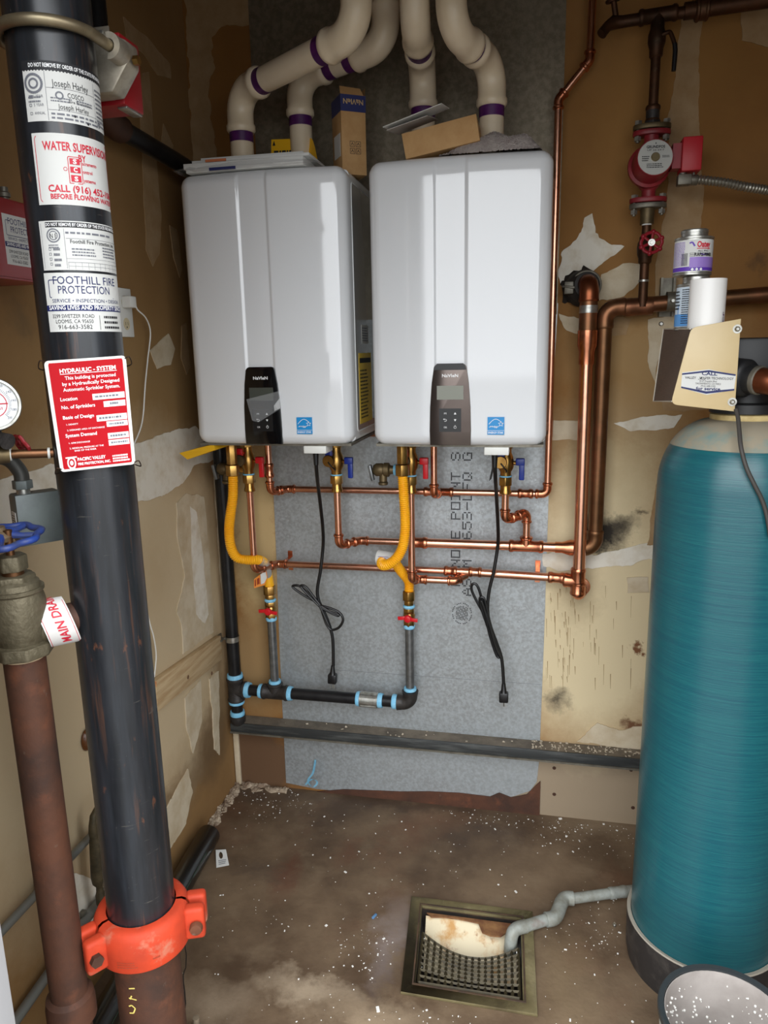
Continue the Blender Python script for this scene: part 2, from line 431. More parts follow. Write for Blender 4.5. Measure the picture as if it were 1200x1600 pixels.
XR, YF, ZC = 2.6, DY, 2.75
wb = struct(MB().box((-.1, 0, -.1), (XR+.1, .1, ZC)).build('wall_back', KRAFT, smooth=0), 'bare drywall back wall with patched seams')
wl = struct(MB().box((-.1, YF-.1, -.1), (0, 0, ZC)).build('wall_left', LKRAFT, smooth=0), 'bare drywall side wall behind the fire riser')
struct(MB().box((XR, YF-.1, -.1), (XR+.1, 0, ZC)).build('wall_right', LKRAFT, smooth=0))
mb = MB().box((-.1, YF-.1, -.1), (DX0-.04, YF, ZC)).box((DX1+.04, YF-.1, -.1), (XR+.1, YF, ZC)).box((DX0-.04, YF-.1, DZ+.04), (DX1+.04, YF, ZC))
struct(mb.build('wall_front', LKRAFT, smooth=0))
df = MB().box((DX0-.04, DY-.112, 0), (DX0, DY+.004, DZ+.04)).box((DX1, DY-.112, 0), (DX1+.04, DY+.004, DZ+.04)).box((DX0-.04, DY-.112, DZ), (DX1+.04, DY+.004, DZ+.04))
struct(df.build('door_1', mat('pale_door_frame', (176,176,178), .5), bevel=.002), 'pale grey metal door frame at the near left edge')
struct(MB().box((-.1, YF-.1, ZC), (XR+.1, .1, ZC+.1)).build('ceiling', mat('ceiling_board', (92,68,42), .9), smooth=0))
HX0, HX1, HY0, HY1 = .745, 1.028, -.742, -.475      # drain pit opening in the floor
fl = MB()
fl.box((-.1, YF-.1, -.1), (HX0, .1, 0)).box((HX1, YF-.1, -.1), (XR+.1, .1, 0)).box((HX0, YF-.1, -.1), (HX1, HY0, 0)).box((HX0, HY1, -.1), (HX1, .1, 0))
ff = []
for (x, y, ra, rb, col, amt, inn) in [
    (480, 1545, .16, .05, (178,160,136), .7, .1), (330, 1560, .14, .08, (160,142,120), .6, .1), (580, 1590, .2, .06, (170,150,124), .6, .1),
    (450, 1365, .05, .14, (96,52,36), .6, .1), (540, 1330, .06, .08, (100,58,40), .4, .1), (395, 1240, .22, .06, (78,62,50), .7, .2),
    (640, 1258, .5, .05, (58,44,36), .6, .2), (950, 1290, .25, .08, (150,132,108), .5, .1), (610, 1470, .06, .2, (150,140,140), .4, .1),
    (345, 1230, .05, .05, (206,190,166), .8, .2), (400, 1360, .14, .05, (70,56,46), .6, .1), (880, 1530, .1, .2, (132,112,84), .5, .1)]:
    p = atZ(x, y); ff.append((p.x, p.y, ra, rb, col, amt, inn, .05))
blobs(FLOORM, ff, (0, 1), wscale=9)
flo = struct(fl.build('floor', FLOORM, smooth=0), 'stained brown concrete floor littered with white chips')
struct(MB().box((-12, -40, -.16), (14, YF-.1, -.06)).build('ground', mat('asphalt', (96,94,90), .9, col2=(80,78,76), scale=2), smooth=0))

# raised coats of joint compound, each with its own ragged outline
def patches(parent, pl_, specs, off):
    for i, (m_, am, px) in enumerate(specs):
        P = [pl_(x, y) for x, y in px]; P = jag(P, am, .008, i+1)
        P = [V((p.x if off.x == 0 else 0, p.y if off.y == 0 else 0, p.z)) for p in P]
        MB().prism([p + off*.1 for p in P], off*(.8+.06*i)).build('compound_patch', m_, parent, smooth=0)
patches(wb, lambda x, y: at(x, y, 0), [
    (MUDG, .006, [(288,-40),(388,-40),(388,42),(352,40),(330,58),(336,110),(326,150),(337,200),(339,300),(302,300)]),
    (MUDG, .004, [(1063,30),(1096,25),(1091,110),(1093,240),(1097,340),(1102,640),(1034,640),(1022,520),(1026,400),(1042,330),(1048,180)]),
    (MUDG, .003, [(1160,10),(1230,0),(1230,80),(1158,64)]),
    (MUDW, .006, [(876,450),(878,395),(898,372),(915,340),(926,336),(930,366),(945,378),(976,388),(952,408),(920,428),(895,440)]),
    (MUD, .004, [(938,430),(975,412),(1004,412),(998,440),(975,462),(950,470),(930,470)]),
    (MUDG, .004, [(930,490),(985,498),(976,522),(940,524)]),
    (MUD, .004, [(872,492),(906,500),(908,524),(884,516)]),
    (MUD, .004, [(1013,498),(1056,490),(1052,516),(1034,534),(1022,600),(1012,560)]),
    (MUDW, .003, [(958,662),(1000,651),(1064,648),(1054,668),(1015,672),(985,674)]),
    (MUD, .003, [(852,656),(906,658),(908,688),(870,688),(852,684)]),
    (MUDW, .005, [(846,866),(888,856),(930,866),(975,856),(1000,850),(1040,852),(1040,872),(970,884),(910,888),(870,892),(846,882)]),
    (MUDG, .004, [(1030,745),(1060,730),(1060,850),(1010,850),(1016,790)]),
    (MUD, .002, [(978,902),(1012,900),(1014,925),(980,927)]),
    (MUD, .006, [(930,1130),(970,1140),(1040,1130),(1040,1180),(960,1168),(900,1160)]),
], V((0, -.0025, 0)))
patches(wl, lambda x, y: atX(x, y, 0), [
    (MUDG, .003, [(192,28),(228,58),(264,98),(266,122),(246,118),(226,88),(198,66)]),
    (MUDG, .002, [(222,113),(231,112),(238,190),(247,290),(251,335),(248,395),(238,416),(228,390),(222,250),(216,160)]),
    (MUDG, .002, [(254,192),(270,228),(264,252),(250,230)]),
    (MUDG, .002, [(264,352),(276,360),(284,420),(280,434),(270,402)]),
    (MUD, .002, [(233,548),(262,522),(272,545),(266,570),(245,577)]),
    (MUDG, .002, [(283,510),(290,505),(296,575),(290,585),(282,560)]),
    (MUDW, .004, [(178,703),(226,690),(262,674),(304,664),(332,690),(346,715),(302,728),(284,756),(256,774),(205,787),(182,796)]),
    (MUDW, .004, [(-60,768),(20,742),(98,720),(100,760),(98,800),(40,830),(-60,860)]),
    (MUD, .004, [(274,786),(290,772),(318,776),(325,860),(331,950),(333,985),(286,1022),(283,980),(275,955),(287,900),(275,830)]),
    (MUDW, .003, [(296,790),(306,800),(316,870),(324,960),(318,975),(305,960),(298,880)]),
    (MUD, .003, [(288,1090),(313,1062),(314,1128),(301,1178),(291,1140)]),
    (MUD, .004, [(326,1060),(340,1048),(342,1180),(334,1170)]),
    (MUD, .005, [(255,1270),(272,1235),(292,1200),(300,1240),(288,1290),(262,1330)]),
    (MUD, .004, [(333,718),(345,716),(366,1020),(358,1030),(350,960),(340,850)]),
    (MUDW, .004, [(60,1385),(118,1360),(170,1390),(160,1470),(70,1500)]),
], V((.0025, 0, 0)))
# vertical weathering scratches on the pale board
rnd = random.Random(5)
mb = MB()
for i in range(70):
    x = rnd.choice((rnd.uniform(853, 905), rnd.uniform(853, 905), rnd.uniform(905, 990))); y = rnd.uniform(910, 1060)
    p = at(x, y, 0); L = rnd.uniform(.01, .07); wd = rnd.uniform(.0004, .0012)
    mb.add([(p.x-wd, -.0004, p.z), (p.x+wd, -.0004, p.z), (p.x+wd*.3+.002, -.0004, p.z-L), (p.x-wd*.5+.002, -.0004, p.z-L)], [(0,1,2,3)])
o = mb.build('scratches', mat('scratch_brown', (138,112,74), .9), wb, smooth=0, weld=False); o['kind'] = 'stuff'
# rough mortar at the foot of the walls
def ridge(name, A, B, wd, ht, seed):
    A = V(A); B = V(B); d = (B-A).normalized(); s = V((0,0,1)).cross(d)
    def fn(a, b):
        p = A.lerp(B, a); t = (b-.5)*2; k = noise.noise(p*30 + V((seed, b*3, 0)))
        return p + s*t*wd*(1+.6*k) + V((0, 0, max(0, 1-t*t)*ht*max(0, .45+1.3*k) + (.006*noise.noise(p*120+V((b*19,seed,0))) if abs(t) < .99 else 0) - .001))
    return MB().grid(fn, 110, 12).build(name, mat('crumbly_mortar', (186,170,148), .95, col2=(120,100,82), scale=30, lo=.4, hi=.65, bump=.5, bscale=60), None, smooth=0)
struct(ridge('trim_1', (.0, -.005, 0), (.2, -.005, 0), .035, .015, 1), 'crumbling mortar at the foot of the back wall')
struct(ridge('trim_2', (.012, -.01, 0), (.012, -.32, 0), .022, .010, 2), 'crumbling mortar along the foot of the side wall')
struct(MB().box((.003, -.012, .0), (.022, -.0005, .25)).build('trim_3', MUD, bevel=.002), 'pale wooden corner strip below the gas pipe')
struct(MB().prism([(.3,-.0036,.0),(1.062,-.0036,.0),(1.062,-.0036,.125),(1.045,-.0036,.105),(1.02,-.0036,.072),(.97,-.0036,.055),(.93,-.0036,.068),(.9,-.0036,.05),(.8,-.0036,.052),(.7,-.0036,.046),(.6,-.0036,.034),(.4,-.0036,.02)], (0,-.003,0)).build('trim_4', RUST, smooth=0), 'rusted strip along the foot of the galvanized sheet')

# ------------------------------------------------------------------ galvanized sheet with stamped print
sh = thing('galvanized_sheet', 'tall galvanized metal sheet with dotted mill print behind the water heaters', 'metal sheet', (.63, -.002, .05))
P = []
edge = [(.188,.02),(.19,.5),(.197,.9),(.2,1.3),(.2,2.47),(1.072,2.47),(1.062,1.3),(1.06,.6),(1.056,.2),(1.05,.12),(1.03,.085),(.98,.06),(.94,.046),(.85,.030),(.75,.032),(.68,.022),(.5,.012),(.3,.008)]
cut = 1.62
MB().prism([(x, -.0015, min(z, cut)) for x, z in edge], (0, -.0015, 0)).build('sheet', GALV, sh, smooth=0)
GALVD = mat('shaded_galvanized', (140,130,112), .5, .55, col2=(120,110,92), scale=60, lo=.4, hi=.6, bump=.04, bscale=120, layers=(((140,132,116), 2.2, .5, .75, 4, .6),))  # same galvanized metal, with the dim light up high painted into its colour
MB().box((.2, -.0034, cut-.03), (1.070, -.0016, 2.47)).build('shaded_sheet_top', GALVD, sh, smooth=0, label='darker weathered upper sheet behind the vent pipes')
DOT = {'P':'11110,10001,10001,11110,10000,10000,10000','I':'11111,00100,00100,00100,00100,00100,11111','N':'10001,11001,10101,10101,10011,10001,10001',
 'O':'11111,10001,10001,10001,10001,10001,11111','L':'10000,10000,10000,10000,10000,10000,11111','E':'11111,10000,10000,11110,10000,10000,11111',
 'T':'11111,00100,00100,00100,00100,00100,00100','S':'01110,10001,10000,01110,00001,10001,01110','A':'00100,01010,01010,10001,11111,10001,10001',
 'M':'10001,11011,10101,10101,10001,10001,10001','6':'01110,10000,10000,11110,10001,10001,01110','5':'11111,10000,11110,00001,00001,10001,01110',
 '3':'11110,00001,00001,01110,00001,00001,11110','-':'00000,00000,00000,11111,00000,00000,00000','F':'11111,10000,10000,11110,10000,10000,10000',
 'Q':'01110,10001,10001,10001,10101,10010,01101','G':'01110,10001,10000,10011,10001,10001,01111',' ':'00000,'*6+'00000'}
mb = MB()
def dotq(x, z, wx=.0017, wz=.0023): mb.add([(x-wx,-.0034,z-wz),(x+wx,-.0034,z-wz),(x+wx,-.0034,z+wz),(x-wx,-.0034,z+wz)], [(0,1,2,3)])
sx1 = at(712, 800, 0).x; sx2 = at(730, 800, 0).x; pit = .0305
zS = at(712, 713, 0).z
for line, sx, k0 in (('PINOLE POINT S', sx1, 13), ('ASTM A653-LFQ G', sx2, 14)):
    for k, ch in enumerate(line):
        zc = zS - pit*(k0-k)
        rows = DOT[ch].split(',')
        for r_, row in enumerate(rows):
            for c_, b in enumerate(row):
                if b == '1':
                    xx = sx + (r_-3)*.0042; zz = zc + (c_-2)*.0052
                    dotq(xx, zz); 
                    if c_ < 4 and row[c_+1] == '1': dotq(xx, zz+.0026, .0012, .0008)
lc = at(722, 958, 0)
for i in range(36):
    if i % 9 in (0, 4): continue
    a = 2*PI*i/36; dotq(lc.x+.030*math.cos(a), lc.z+.034*math.sin(a), .0015, .0018)
for i in range(-5, 6):
    for j in range(-6, 7):
        x = i*.0042; z = j*.0036
        if abs(x) < .0195 and abs(z) < .022 and (i*2 + j) % 5 not in (0,) and math.hypot(x, z) < .025: dotq(lc.x+x, lc.z+z+.002*(i % 2), .0015, .0012)
o = mb.build('stamped_print', INK, sh, smooth=0, weld=False); o['kind'] = 'stuff'
MB().add([at(771,720,-.0034), at(775,719,-.0034), at(768,748,-.0034), at(764,752,-.0034)], [(0,1,2,3)]).build('scuff_mark', mat('scuff', (70,70,70), .8), sh, smooth=0, weld=False)
a = at(570, 1050, -.0033); b = at(853, 1071, -.0033)
MB().box((.35, -.0033, a.z-.0006), (1.055, -.0031, a.z+.0006)).build('crease', mat('crease_grey', (120,124,126), .6), sh, smooth=0)

# ------------------------------------------------------------------ steel angle along the wall
an = thing('steel_angle', 'long dusty black steel angle running low along the back wall', 'steel angle', (.8, -.035, .235))
MB().box((.022, -.062, .262), (1.62, -.0035, .268)).build('top_flange', mat('dusty_steel', (122,112,98), .85, col2=(92,84,74), scale=14, bump=.3, bscale=50), an, smooth=0)
MB().box((.022, -.068, .238), (1.62, -.062, .271)).build('front_flange', mat('worn_black_steel', (52,54,54), .55, .2, col2=(84,86,84), scale=10, stretch=(.6,1,6), lo=.5, hi=.7), an, bevel=.0015)
MB().box((.022, -.0725, .234), (1.62, -.064, .240)).build('lower_lip', DULLZ, an, smooth=0)
mb = MB(); rnd = random.Random(9)
for i in range(170):
    x = rnd.uniform(1.03, 1.45) if i < 150 else rnd.uniform(.2, 1.1); y = -rnd.uniform(.006, .058); s = rnd.uniform(.0008, .0042)
    q = Matrix.Rotation(rnd.random()*6, 3, V((rnd.random(), rnd.random(), rnd.random()+.1)).normalized())
    mb.obox((x, y, .268+s*.3), [q @ V((1,0,0)), q @ V((0,1,0)), q @ V((0,0,1))], (s, s*.7, s*.3))
o = mb.build('plaster_crumbs', mat('plaster_crumb', (186,174,154), .9), an, smooth=0, weld=False); o['kind'] = 'stuff'
# ================================================================== water heaters
def rrect(w_, h, r, n=6):
    out = []
    for cx, cy, a0 in ((w_-r, h-r, 0), (-w_+r, h-r, 90), (-w_+r, -h+r, 180), (w_-r, -h+r, 270)):
        for i in range(n+1):
            a = math.radians(a0+90*i/n); out.append((cx+r*math.cos(a), cy+r*math.sin(a)))
    return out
HYF = -.36
GLASSP = mat('black_gloss_panel', (10,11,13), .12, coat=.5)
FILMP = mat('filmed_silver_panel', (96,86,80), .22, .75, col2=(84,74,70), scale=6)
LCD = mat('lcd_screen', (132,134,122), .3)
LCDD = mat('lcd_screen_dark', (70,74,68), .25)
ESBLUE = mat('sticker_blue', (24,140,206), .4)
SIDEM = mat('smoked_film_panel', (176,174,170), .1, .35, coat=.5)
YLAB = mat('yellow_label', (236,200,70), .5)
FILM = mat('clear_film', (225,228,230), .12, alpha=.11)
def heater(cx, label, filmed):
    W, H, z0, r, fr = .22, .6855, 1.2595, .03, .032
    t = thing('water_heater', label, 'water heater', (cx, -.19, z0), 'tankless water heaters')
    zc = z0 + H/2; hh = H/2; pc = -.016
    def surf(x, z):
        qx = abs(x)-(W-r); qz = abs(z)-(hh-r)
        if qx > 0 and qz > 0:
            L = math.hypot(qx, qz)
            if L > r: k = r/L; x = math.copysign(W-r+qx*k, x); z = math.copysign(hh-r+qz*k, z); d = 0
            else: d = r - L
        else: d = min(W-abs(x), hh-abs(z))
        d = max(d, 0); y = 0
        if d < fr: y = fr - math.sqrt(max(0, fr*fr-(fr-d)**2))
        u = abs(x)/W
        y += W*(.015*u+.06*u*u)
        e = abs(x-pc); bw = .037
        s_ = min(max((bw+.006-e)/.010, 0), 1); s_ = s_*s_*(3-2*s_)
        y += .0045*s_*min(max(d/.02, 0), 1)
        return V((cx+x, HYF+y, zc+z))
    xs = sorted(set([-W+2*W*i/44 for i in range(45)] + [pc+s*(.037+k) for s in (-1,1) for k in (-.006,-.004,-.002,0,.002,.004,.006,.009)] + [s*(W-fr*k) for s in (-1,1) for k in (0,.06,.15,.28,.45,.65,.85,1)]))
    zs = sorted(set([-hh+2*hh*i/30 for i in range(31)] + [s*(hh-fr*k) for s in (-1,1) for k in (0,.06,.15,.28,.45,.65,.85,1)]))
    mb = MB(); nx, nz = len(xs), len(zs)
    mb.add([surf(x, z) for z in zs for x in xs], [(j*nx+i, j*nx+i+1, (j+1)*nx+i+1, (j+1)*nx+i) for j in range(nz-1) for i in range(nx-1)])
    ring = [j for j in range(nx)] + [j*nx+nx-1 for j in range(1, nz)] + [(nz-1)*nx+i for i in range(nx-2, -1, -1)] + [j*nx for j in range(nz-2, 0, -1)]
    k = len(mb.v); mb.v += [V((mb.v[i].x, -.285, mb.v[i].z)) for i in ring]; n = len(ring)
    mb.f += [(ring[i], ring[(i+1) % n], k+(i+1) % n, k+i) for i in range(n)]
    mb.build('front_cover', WHITE, t, smooth=50)
    # casing behind the cover
    o2 = rrect(W-.003, hh-.003, .012)
    MB().prism([V((cx+x, -.29, zc+z)) for x, z in o2], (0, .262, 0)).build('casing', WCASE, t, bevel=0)
    for s in (-1, 1):
        X = cx + s*(W-.003)
        o3 = rrect(.118, hh-.028, .02)
        sp = MB().prism([V((X, -.157+y, zc+z)) for y, z in o3], (s*.0012, 0, 0)).build('side_panel', SIDEM, t)
        mb = MB(); mb.tube([V((X+s*.0012, -.157+y, zc+z)) for y, z in rrect(.118, hh-.028, .02)], .0022, 8, closed=True); mb.build('panel_rim', WCASE, sp)
        if s > 0:
            L = MB().box((X+.0012, -.24, z0+.045), (X+.0018, -.09, z0+.235)).build('warning_label', YLAB, sp, smooth=0)
            fn = lambda a, b: V((X+.0021, -.24+.15*a, z0+.045+.19*b))
            put_print(L, INK, [('r', .06, .86, .94, .93, 1)] + inkrows(.08, .7, .06, .78, 14, 3), fn)
            L2 = MB().box((X+.0012, -.2, z0+.26), (X+.0018, -.12, z0+.31)).build('rating_label', PAPER, sp, smooth=0)
            put_print(L2, GINK, inkrows(.06, .94, .1, .9, 6, 4), lambda a, b: V((X+.0021, -.2+.08*a, z0+.26+.05*b)))
    MB().box((cx-W+.006, -.33, z0-.004), (cx+W-.006, -.03, z0+.003)).build('bottom_plate', DULLZ, t, smooth=0)
    # control panel
    px = cx + pc; top = z0+.205
    pts = []
    for i in range(9):
        a = math.radians(0+90*i/8); pts.append((.041-.012+.012*math.cos(a), top-.012+.012*math.sin(a)))
    pts = [(.051, z0+.004), (.052, z0+.04), (.0505, z0+.1), (.046, z0+.16)] + pts
    pts = pts + [(-x, z) for x, z in reversed(pts)]
    pn = MB().prism([V((px+x, -.362, z)) for x, z in pts], (0, .009, 0)).build('control_panel', FILMP if filmed else GLASSP, t, bevel=.0015,
        label='silver-filmed control panel' if filmed else 'glossy black control panel')
    if filmed:
        MB().prism([V((px+x, -.3635, z)) for x, z in [(-.040, top-.0145), (-.038, top-.006), (-.032, top+.001), (.032, top+.001), (.038, top-.006), (.040, top-.0145)]], (0, .004, 0)).build('panel_lip', BLKP, pn)
    fy = -.3626
    MB().box((px-.033, fy-.0003, z0+.118), (px+.033, fy+.001, z0+.152)).build('screen', LCD if filmed else LCDD, pn, smooth=0)
    kp = MB().box((px-.0275, fy-.0003, z0+.038), (px+.0275, fy+.001, z0+.096)).build('keypad', BLKP, pn, smooth=0)
    fn = lambda u, v: V((px+u, fy-.0008, z0+v))
    put_print(pn, WINK, [('t', 'NaVIeN', -.020, .020, .173, .0075, .03)], fn, 'maker_lettering')
    ar = lambda x, y, s: ('p', [(x-.0032, y-.0026*s), (x+.0032, y-.0026*s), (x, y+.0032*s)])
    put_print(pn, WINK, [('t', 'M', -.015, -.0095, .0815, .0048), ar(.0125, .084, 1), ar(.0125, .067, -1), ('t', 'OK', -.016, -.0075, .047, .0045),
        ('c', .0125, .0495, .003, .0008), ('l', [(-.0145,.0695),(-.0105,.0695),(-.0085,.067),(-.0105,.0645),(-.0145,.0645)], .001), ('p', [(-.0145,.0715),(-.0145,.0675),(-.0175,.0695)]), ('l', [(.0125,.051),(.0125,.055)], .0008)], fn, 'key_symbols')
    # efficiency sticker
    sx = px + .113; sz = z0+.031
    st = MB().box((sx-.0205, HYF-.0006, sz), (sx+.0205, HYF+.006, sz+.0435)).build('efficiency_sticker', ESBLUE, t, smooth=0)
    fn = lambda u, v: V((sx+u, HYF-.0009, sz+v))
    arc = [(-.017+.0*i+.034*i/14*1.0, .026+.0125*math.sin(PI*i/14)) for i in range(15)]
    star = []
    for i in range(10):
        a = PI/2 + i*PI/5; q = .0068 if i % 2 == 0 else .003; star.append((.0125+q*math.cos(a), .0265+q*math.sin(a)))
    put_print(st, WINK, [('l', arc, .0012), ('l', star+[star[0]], .0009), ('l', [(-.0165,.018),(-.012,.0215),(-.013,.0185),(-.008,.0215),(-.007,.0185),(-.002,.022),(-.003,.0165),(.002,.0215),(.001,.016),(.007,.022)], .0011),
        ('r', -.0205, .0098, .0205, .0106), ('t', 'ENERGY STAR', -.0185, .0185, .0028, .0046, .02)], fn)
    # wiring box and pipe spuds under the casing
    jx = cx + (.098 if filmed else .115)
    MB().box((jx-.031, -.335, z0-.024), (jx+.031, -.27, z0-.004)).build('wiring_box', WPL, t, bevel=.002)
    if not filmed:
        f = MB(); c = [(385,624),(436,611),(439,638),(404,660),(394,657)]
        P = [at(x, y, -.3655) for x, y in c]; P[1] = at(436, 611, -.366); P[2] = at(439, 638, -.372)
        f.prism(P, (0, -.0004, 0)); f.build('peeling_film', FILM, t, smooth=0, label='torn piece of clear protective film')
        f = MB(); f.prism([at(437,622,-.371), at(438,638,-.374), at(429,642,-.3655), at(428,634,-.3665)], (0, -.0006, 0)); f.build('film_curl', mat('film_curl', (225,228,230), .15, alpha=.75), t, smooth=0)
    return t
H1, H2 = .331, .8262
heater(H1, 'white wall-hung water heater with glossy black control panel, beside the side wall', False)
heater(H2, 'white wall-hung water heater with silver-filmed control panel, beside the tall copper pipe', True)
# timber behind the heaters
bo = MB().box((.09, -.026, 1.245), (1.068, -.0035, 1.30)).build('mounting_board', mat('stained_board', (150,92,56), .6, col2=(120,70,40), scale=7, stretch=(1,1,9)), None, bevel=.002)
tag(bo, 'reddish timber board on the wall behind the two water heaters', 'board')

# ================================================================== plastic vent pipes
def vent(label, pts, r=.0303, mark=None):
    t = thing('vent_pipe', label, 'vent pipe', pts[0], 'cream plastic vent pipes above the heaters')
    run(t, pts, r, PVC, Rb=.058, sock=.042, rf=.0345, bead=.0034, n=28, band=PURP, bandw=.024)
    if mark:
        c = V(pts[-2]); dd = (V(pts[-1])-c).normalized(); z0 = mark[0]; ca = math.atan2(CAM.y-c.y, CAM.x-c.x)+mark[1]
        fn = lambda u, v: V((c.x+dd.x/dd.z*(z0+v-c.z)+.0312*math.cos(ca+u/.03), c.y+dd.y/dd.z*(z0+v-c.z)+.0312*math.sin(ca+u/.03), z0+v))
        put_print(t, GINK, [('r', -.003, .004*i, .003, .004*i+(.0025 if i % 3 else .0012), 2) for i in range(16)] + [('t', 'PVC', -.009, -.0035, .02, .012), ('t', '2', -.008, -.004, .002, .008)], fn, 'pipe_marking')
    return t
ZT = 1.945
def vpt(x, y, Y): return at(x, y, Y)
def base(x, Y, y): q = at(x, y, Y); return V((q.x, Y, ZT-.01)), q
a, _ = base(378, -.2, 225); e = atD(557, 62, 1.60)
a2 = V((a.x, a.y, 2.168)); e.z = 2.178
vent('cream vent pipe rising over the booklets then sloping to the right, nearest the camera', [a, a2, e, e+V((.012, .01, .62))], mark=(e.z+.065, .5))
v1 = [a, a2, e]
a, _ = base(470, -.12, 200); a2 = V((a.x, a.y, 2.215)); e = atD(603, 60, 1.80); e.z = 2.235
vent('cream vent pipe rising behind the yellow warning card', [a, a2, e, e+V((.0, .0, .56))])
a, _ = base(661, -.13, 165); a2 = V((a.x, a.y, 2.205)); e = atD(648, 30, 1.66); e.z = 2.225
vent('cream vent pipe rising behind the folded leaflet and tilted box', [a, a2, e, e+V((0, 0, .56))], mark=(e.z+.07, 0))
a, _ = base(768, -.2, 190); a2 = V((a.x, a.y, 2.175)); e = atD(706, 42, 1.62); e.z = 2.19
vent('cream vent pipe rising from the grey towel, bending left', [a, a2, e, e+V((-.015, 0, .6))], mark=(e.z+.07, -.3))

# ================================================================== things lying on the heaters
bag = thing('booklet_bundle', 'clear-bagged bundle of white booklets lying on the left water heater', 'booklets', (.27, -.27, ZT))
rnd = random.Random(3)
zz = ZT+.001
for i, (y0, y1, x0, x1, th) in enumerate([(-.345,-.14,.140,.450,.010),(-.338,-.15,.130,.445,.014),(-.33,-.15,.15,.46,.008),(-.32,-.16,.17,.44,.007)]):
    rot = Matrix.Rotation(rnd.uniform(-.03, .05), 3, 'Z'); c = V(((x0+x1)/2, (y0+y1)/2, zz+th/2))
    b = MB().obox(c, [rot@V((1,0,0)), rot@V((0,1,0)), V((0,0,1))], ((x1-x0)/2, (y1-y0)/2, th/2-.0004)).build('booklet', PAPER, bag, bevel=.001)
    yf = y0-.0008
    if i == 0: MB().box((.205, y0-.006, zz+.001), (.275, y0-.004, zz+th-.002)).build('cover_print', NAVY, b, smooth=0)
    if i == 2: MB().box((.19, y0-.006, zz+.001), (.245, y0-.004, zz+th-.001)).build('cover_print', mat('orange_print', (190,110,70), .6), b, smooth=0)
    zz += th
FOG = mat('bag_plastic', (235,235,235), .15, alpha=.22)
def bagfn(a, b):
    x = .105+.39*a; y = -.352+.225*b; k = math.sin(PI*a)**.5*math.sin(PI*b)**.4 if 0 < a < 1 and 0 < b < 1 else 0
    return V((x, y, ZT+.002+.042*k+.004*noise.noise(V((a*9, b*7, 1))) + .006*(1-a)*(1 if a < .12 else 0)))
MB().grid(bagfn, 26, 14).build('plastic_bag', FOG, bag)
yc = thing('warning_card', 'bent yellow warning card standing behind the bagged booklets', 'card', (.42, -.14, ZT))

p0 = at(424, 218, -.13); p1 = at(492, 216, -.13); p2 = at(506, 242, -.15)

def cardfn(a, b):
    x = p0.x + (p1.x-p0.x+.012)*a; top_ = p0.z + (p1.z-p0.z)*a
    drop = .0 if a < .82 else ((a-.82)/.18)**2*.05
    return V((x + (.02*b if a > .9 else 0), -.13-.012*math.sin(b*2) - (.03*((a-.82)/.18) if a > .82 else 0), ZT+.002+(top_-ZT-.002-drop)*(1-b)))
cb = MB().grid(cardfn, 20, 4).build('card_sheet', mat('yellow_card', (240,184,20), .5), yc)
put_print(yc, INK, inkrows(.06, .78, .12, .8, 4, 8) + [('p', [(.03,.86),(.09,.86),(.06,.97)])], lambda a, b: cardfn(a, 1-b) + V((0, -.0012, 0)))
cx0 = at(515, 200, -.2).x; cx1 = at(568, 200, -.2)
A = at(522, 266, -.215); B = at(561, 267, -.215); Tt = at(533, 148, -.215)
xL, xR, zB, zT = A.x, B.x, ZT+.001, Tt.z
dk = .075
bx = thing('carton', 'tall cardboard carton with dark blue top band standing between the vent pipes', 'box', ((xL+xR)/2, -.215+dk/2, ZT))
bx.rotation_euler.z = math.radians(33)
mbx = MB().box((xL, -.215, zB), (xR, -.215+dk, zT)).build('carton_body', CARD, bx, bevel=.001)
zband = zT - .040
MB().box((xL-.0006, -.2158, zband), (xR+.0006, -.215+dk, zT-.001)).build('blue_band', NAVY, bx, smooth=0)
put_print(bx, mat('gold_ink', (190,160,110), .5), [('t', 'NaVIeN', .08, .92, .22, .35, .02)], lambda u, v: V((xR-(xR-xL)*(.02+.96*u), -.2166, zT-.004-.034*v)), 'maker_lettering')
sym = []
for i in range(2):
    for j in range(2):
        u0, v0 = -.013+.016*i, .062+.017*j
        sym += [('l', [(u0,v0),(u0+.0125,v0),(u0+.0125,v0+.0125),(u0,v0+.0125),(u0,v0)], .0011), ('l', [(u0+.003,v0+.003),(u0+.0062,v0+.0095),(u0+.0095,v0+.003)], .0014)]
put_print(bx, INK, sym, lambda u, v: V(((xL+xR)/2+.002+u, -.2156, zB-.012+v)), 'handling_symbols')
MB().add([(xL, -.214, zT), (xR-.004, -.214, zT), (xR-.008, -.200, zT+.020), (xL+.003, -.200, zT+.022)], [(0,1,2,3)]).build('flap', CARD, bx, smooth=0, weld=False)
MB().add([(xR, -.214, zT), (xR, -.15, zT), (xR+.006, -.16, zT+.022), (xR+.006, -.2, zT+.022)], [(0,1,2,3)]).build('flap', CARD, bx, smooth=0, weld=False)
lb = MB().box((xL-.0009, -.205, zB+.045), (xL-.0003, -.155, zB+.10)).build('side_label', PAPER, bx, smooth=0)
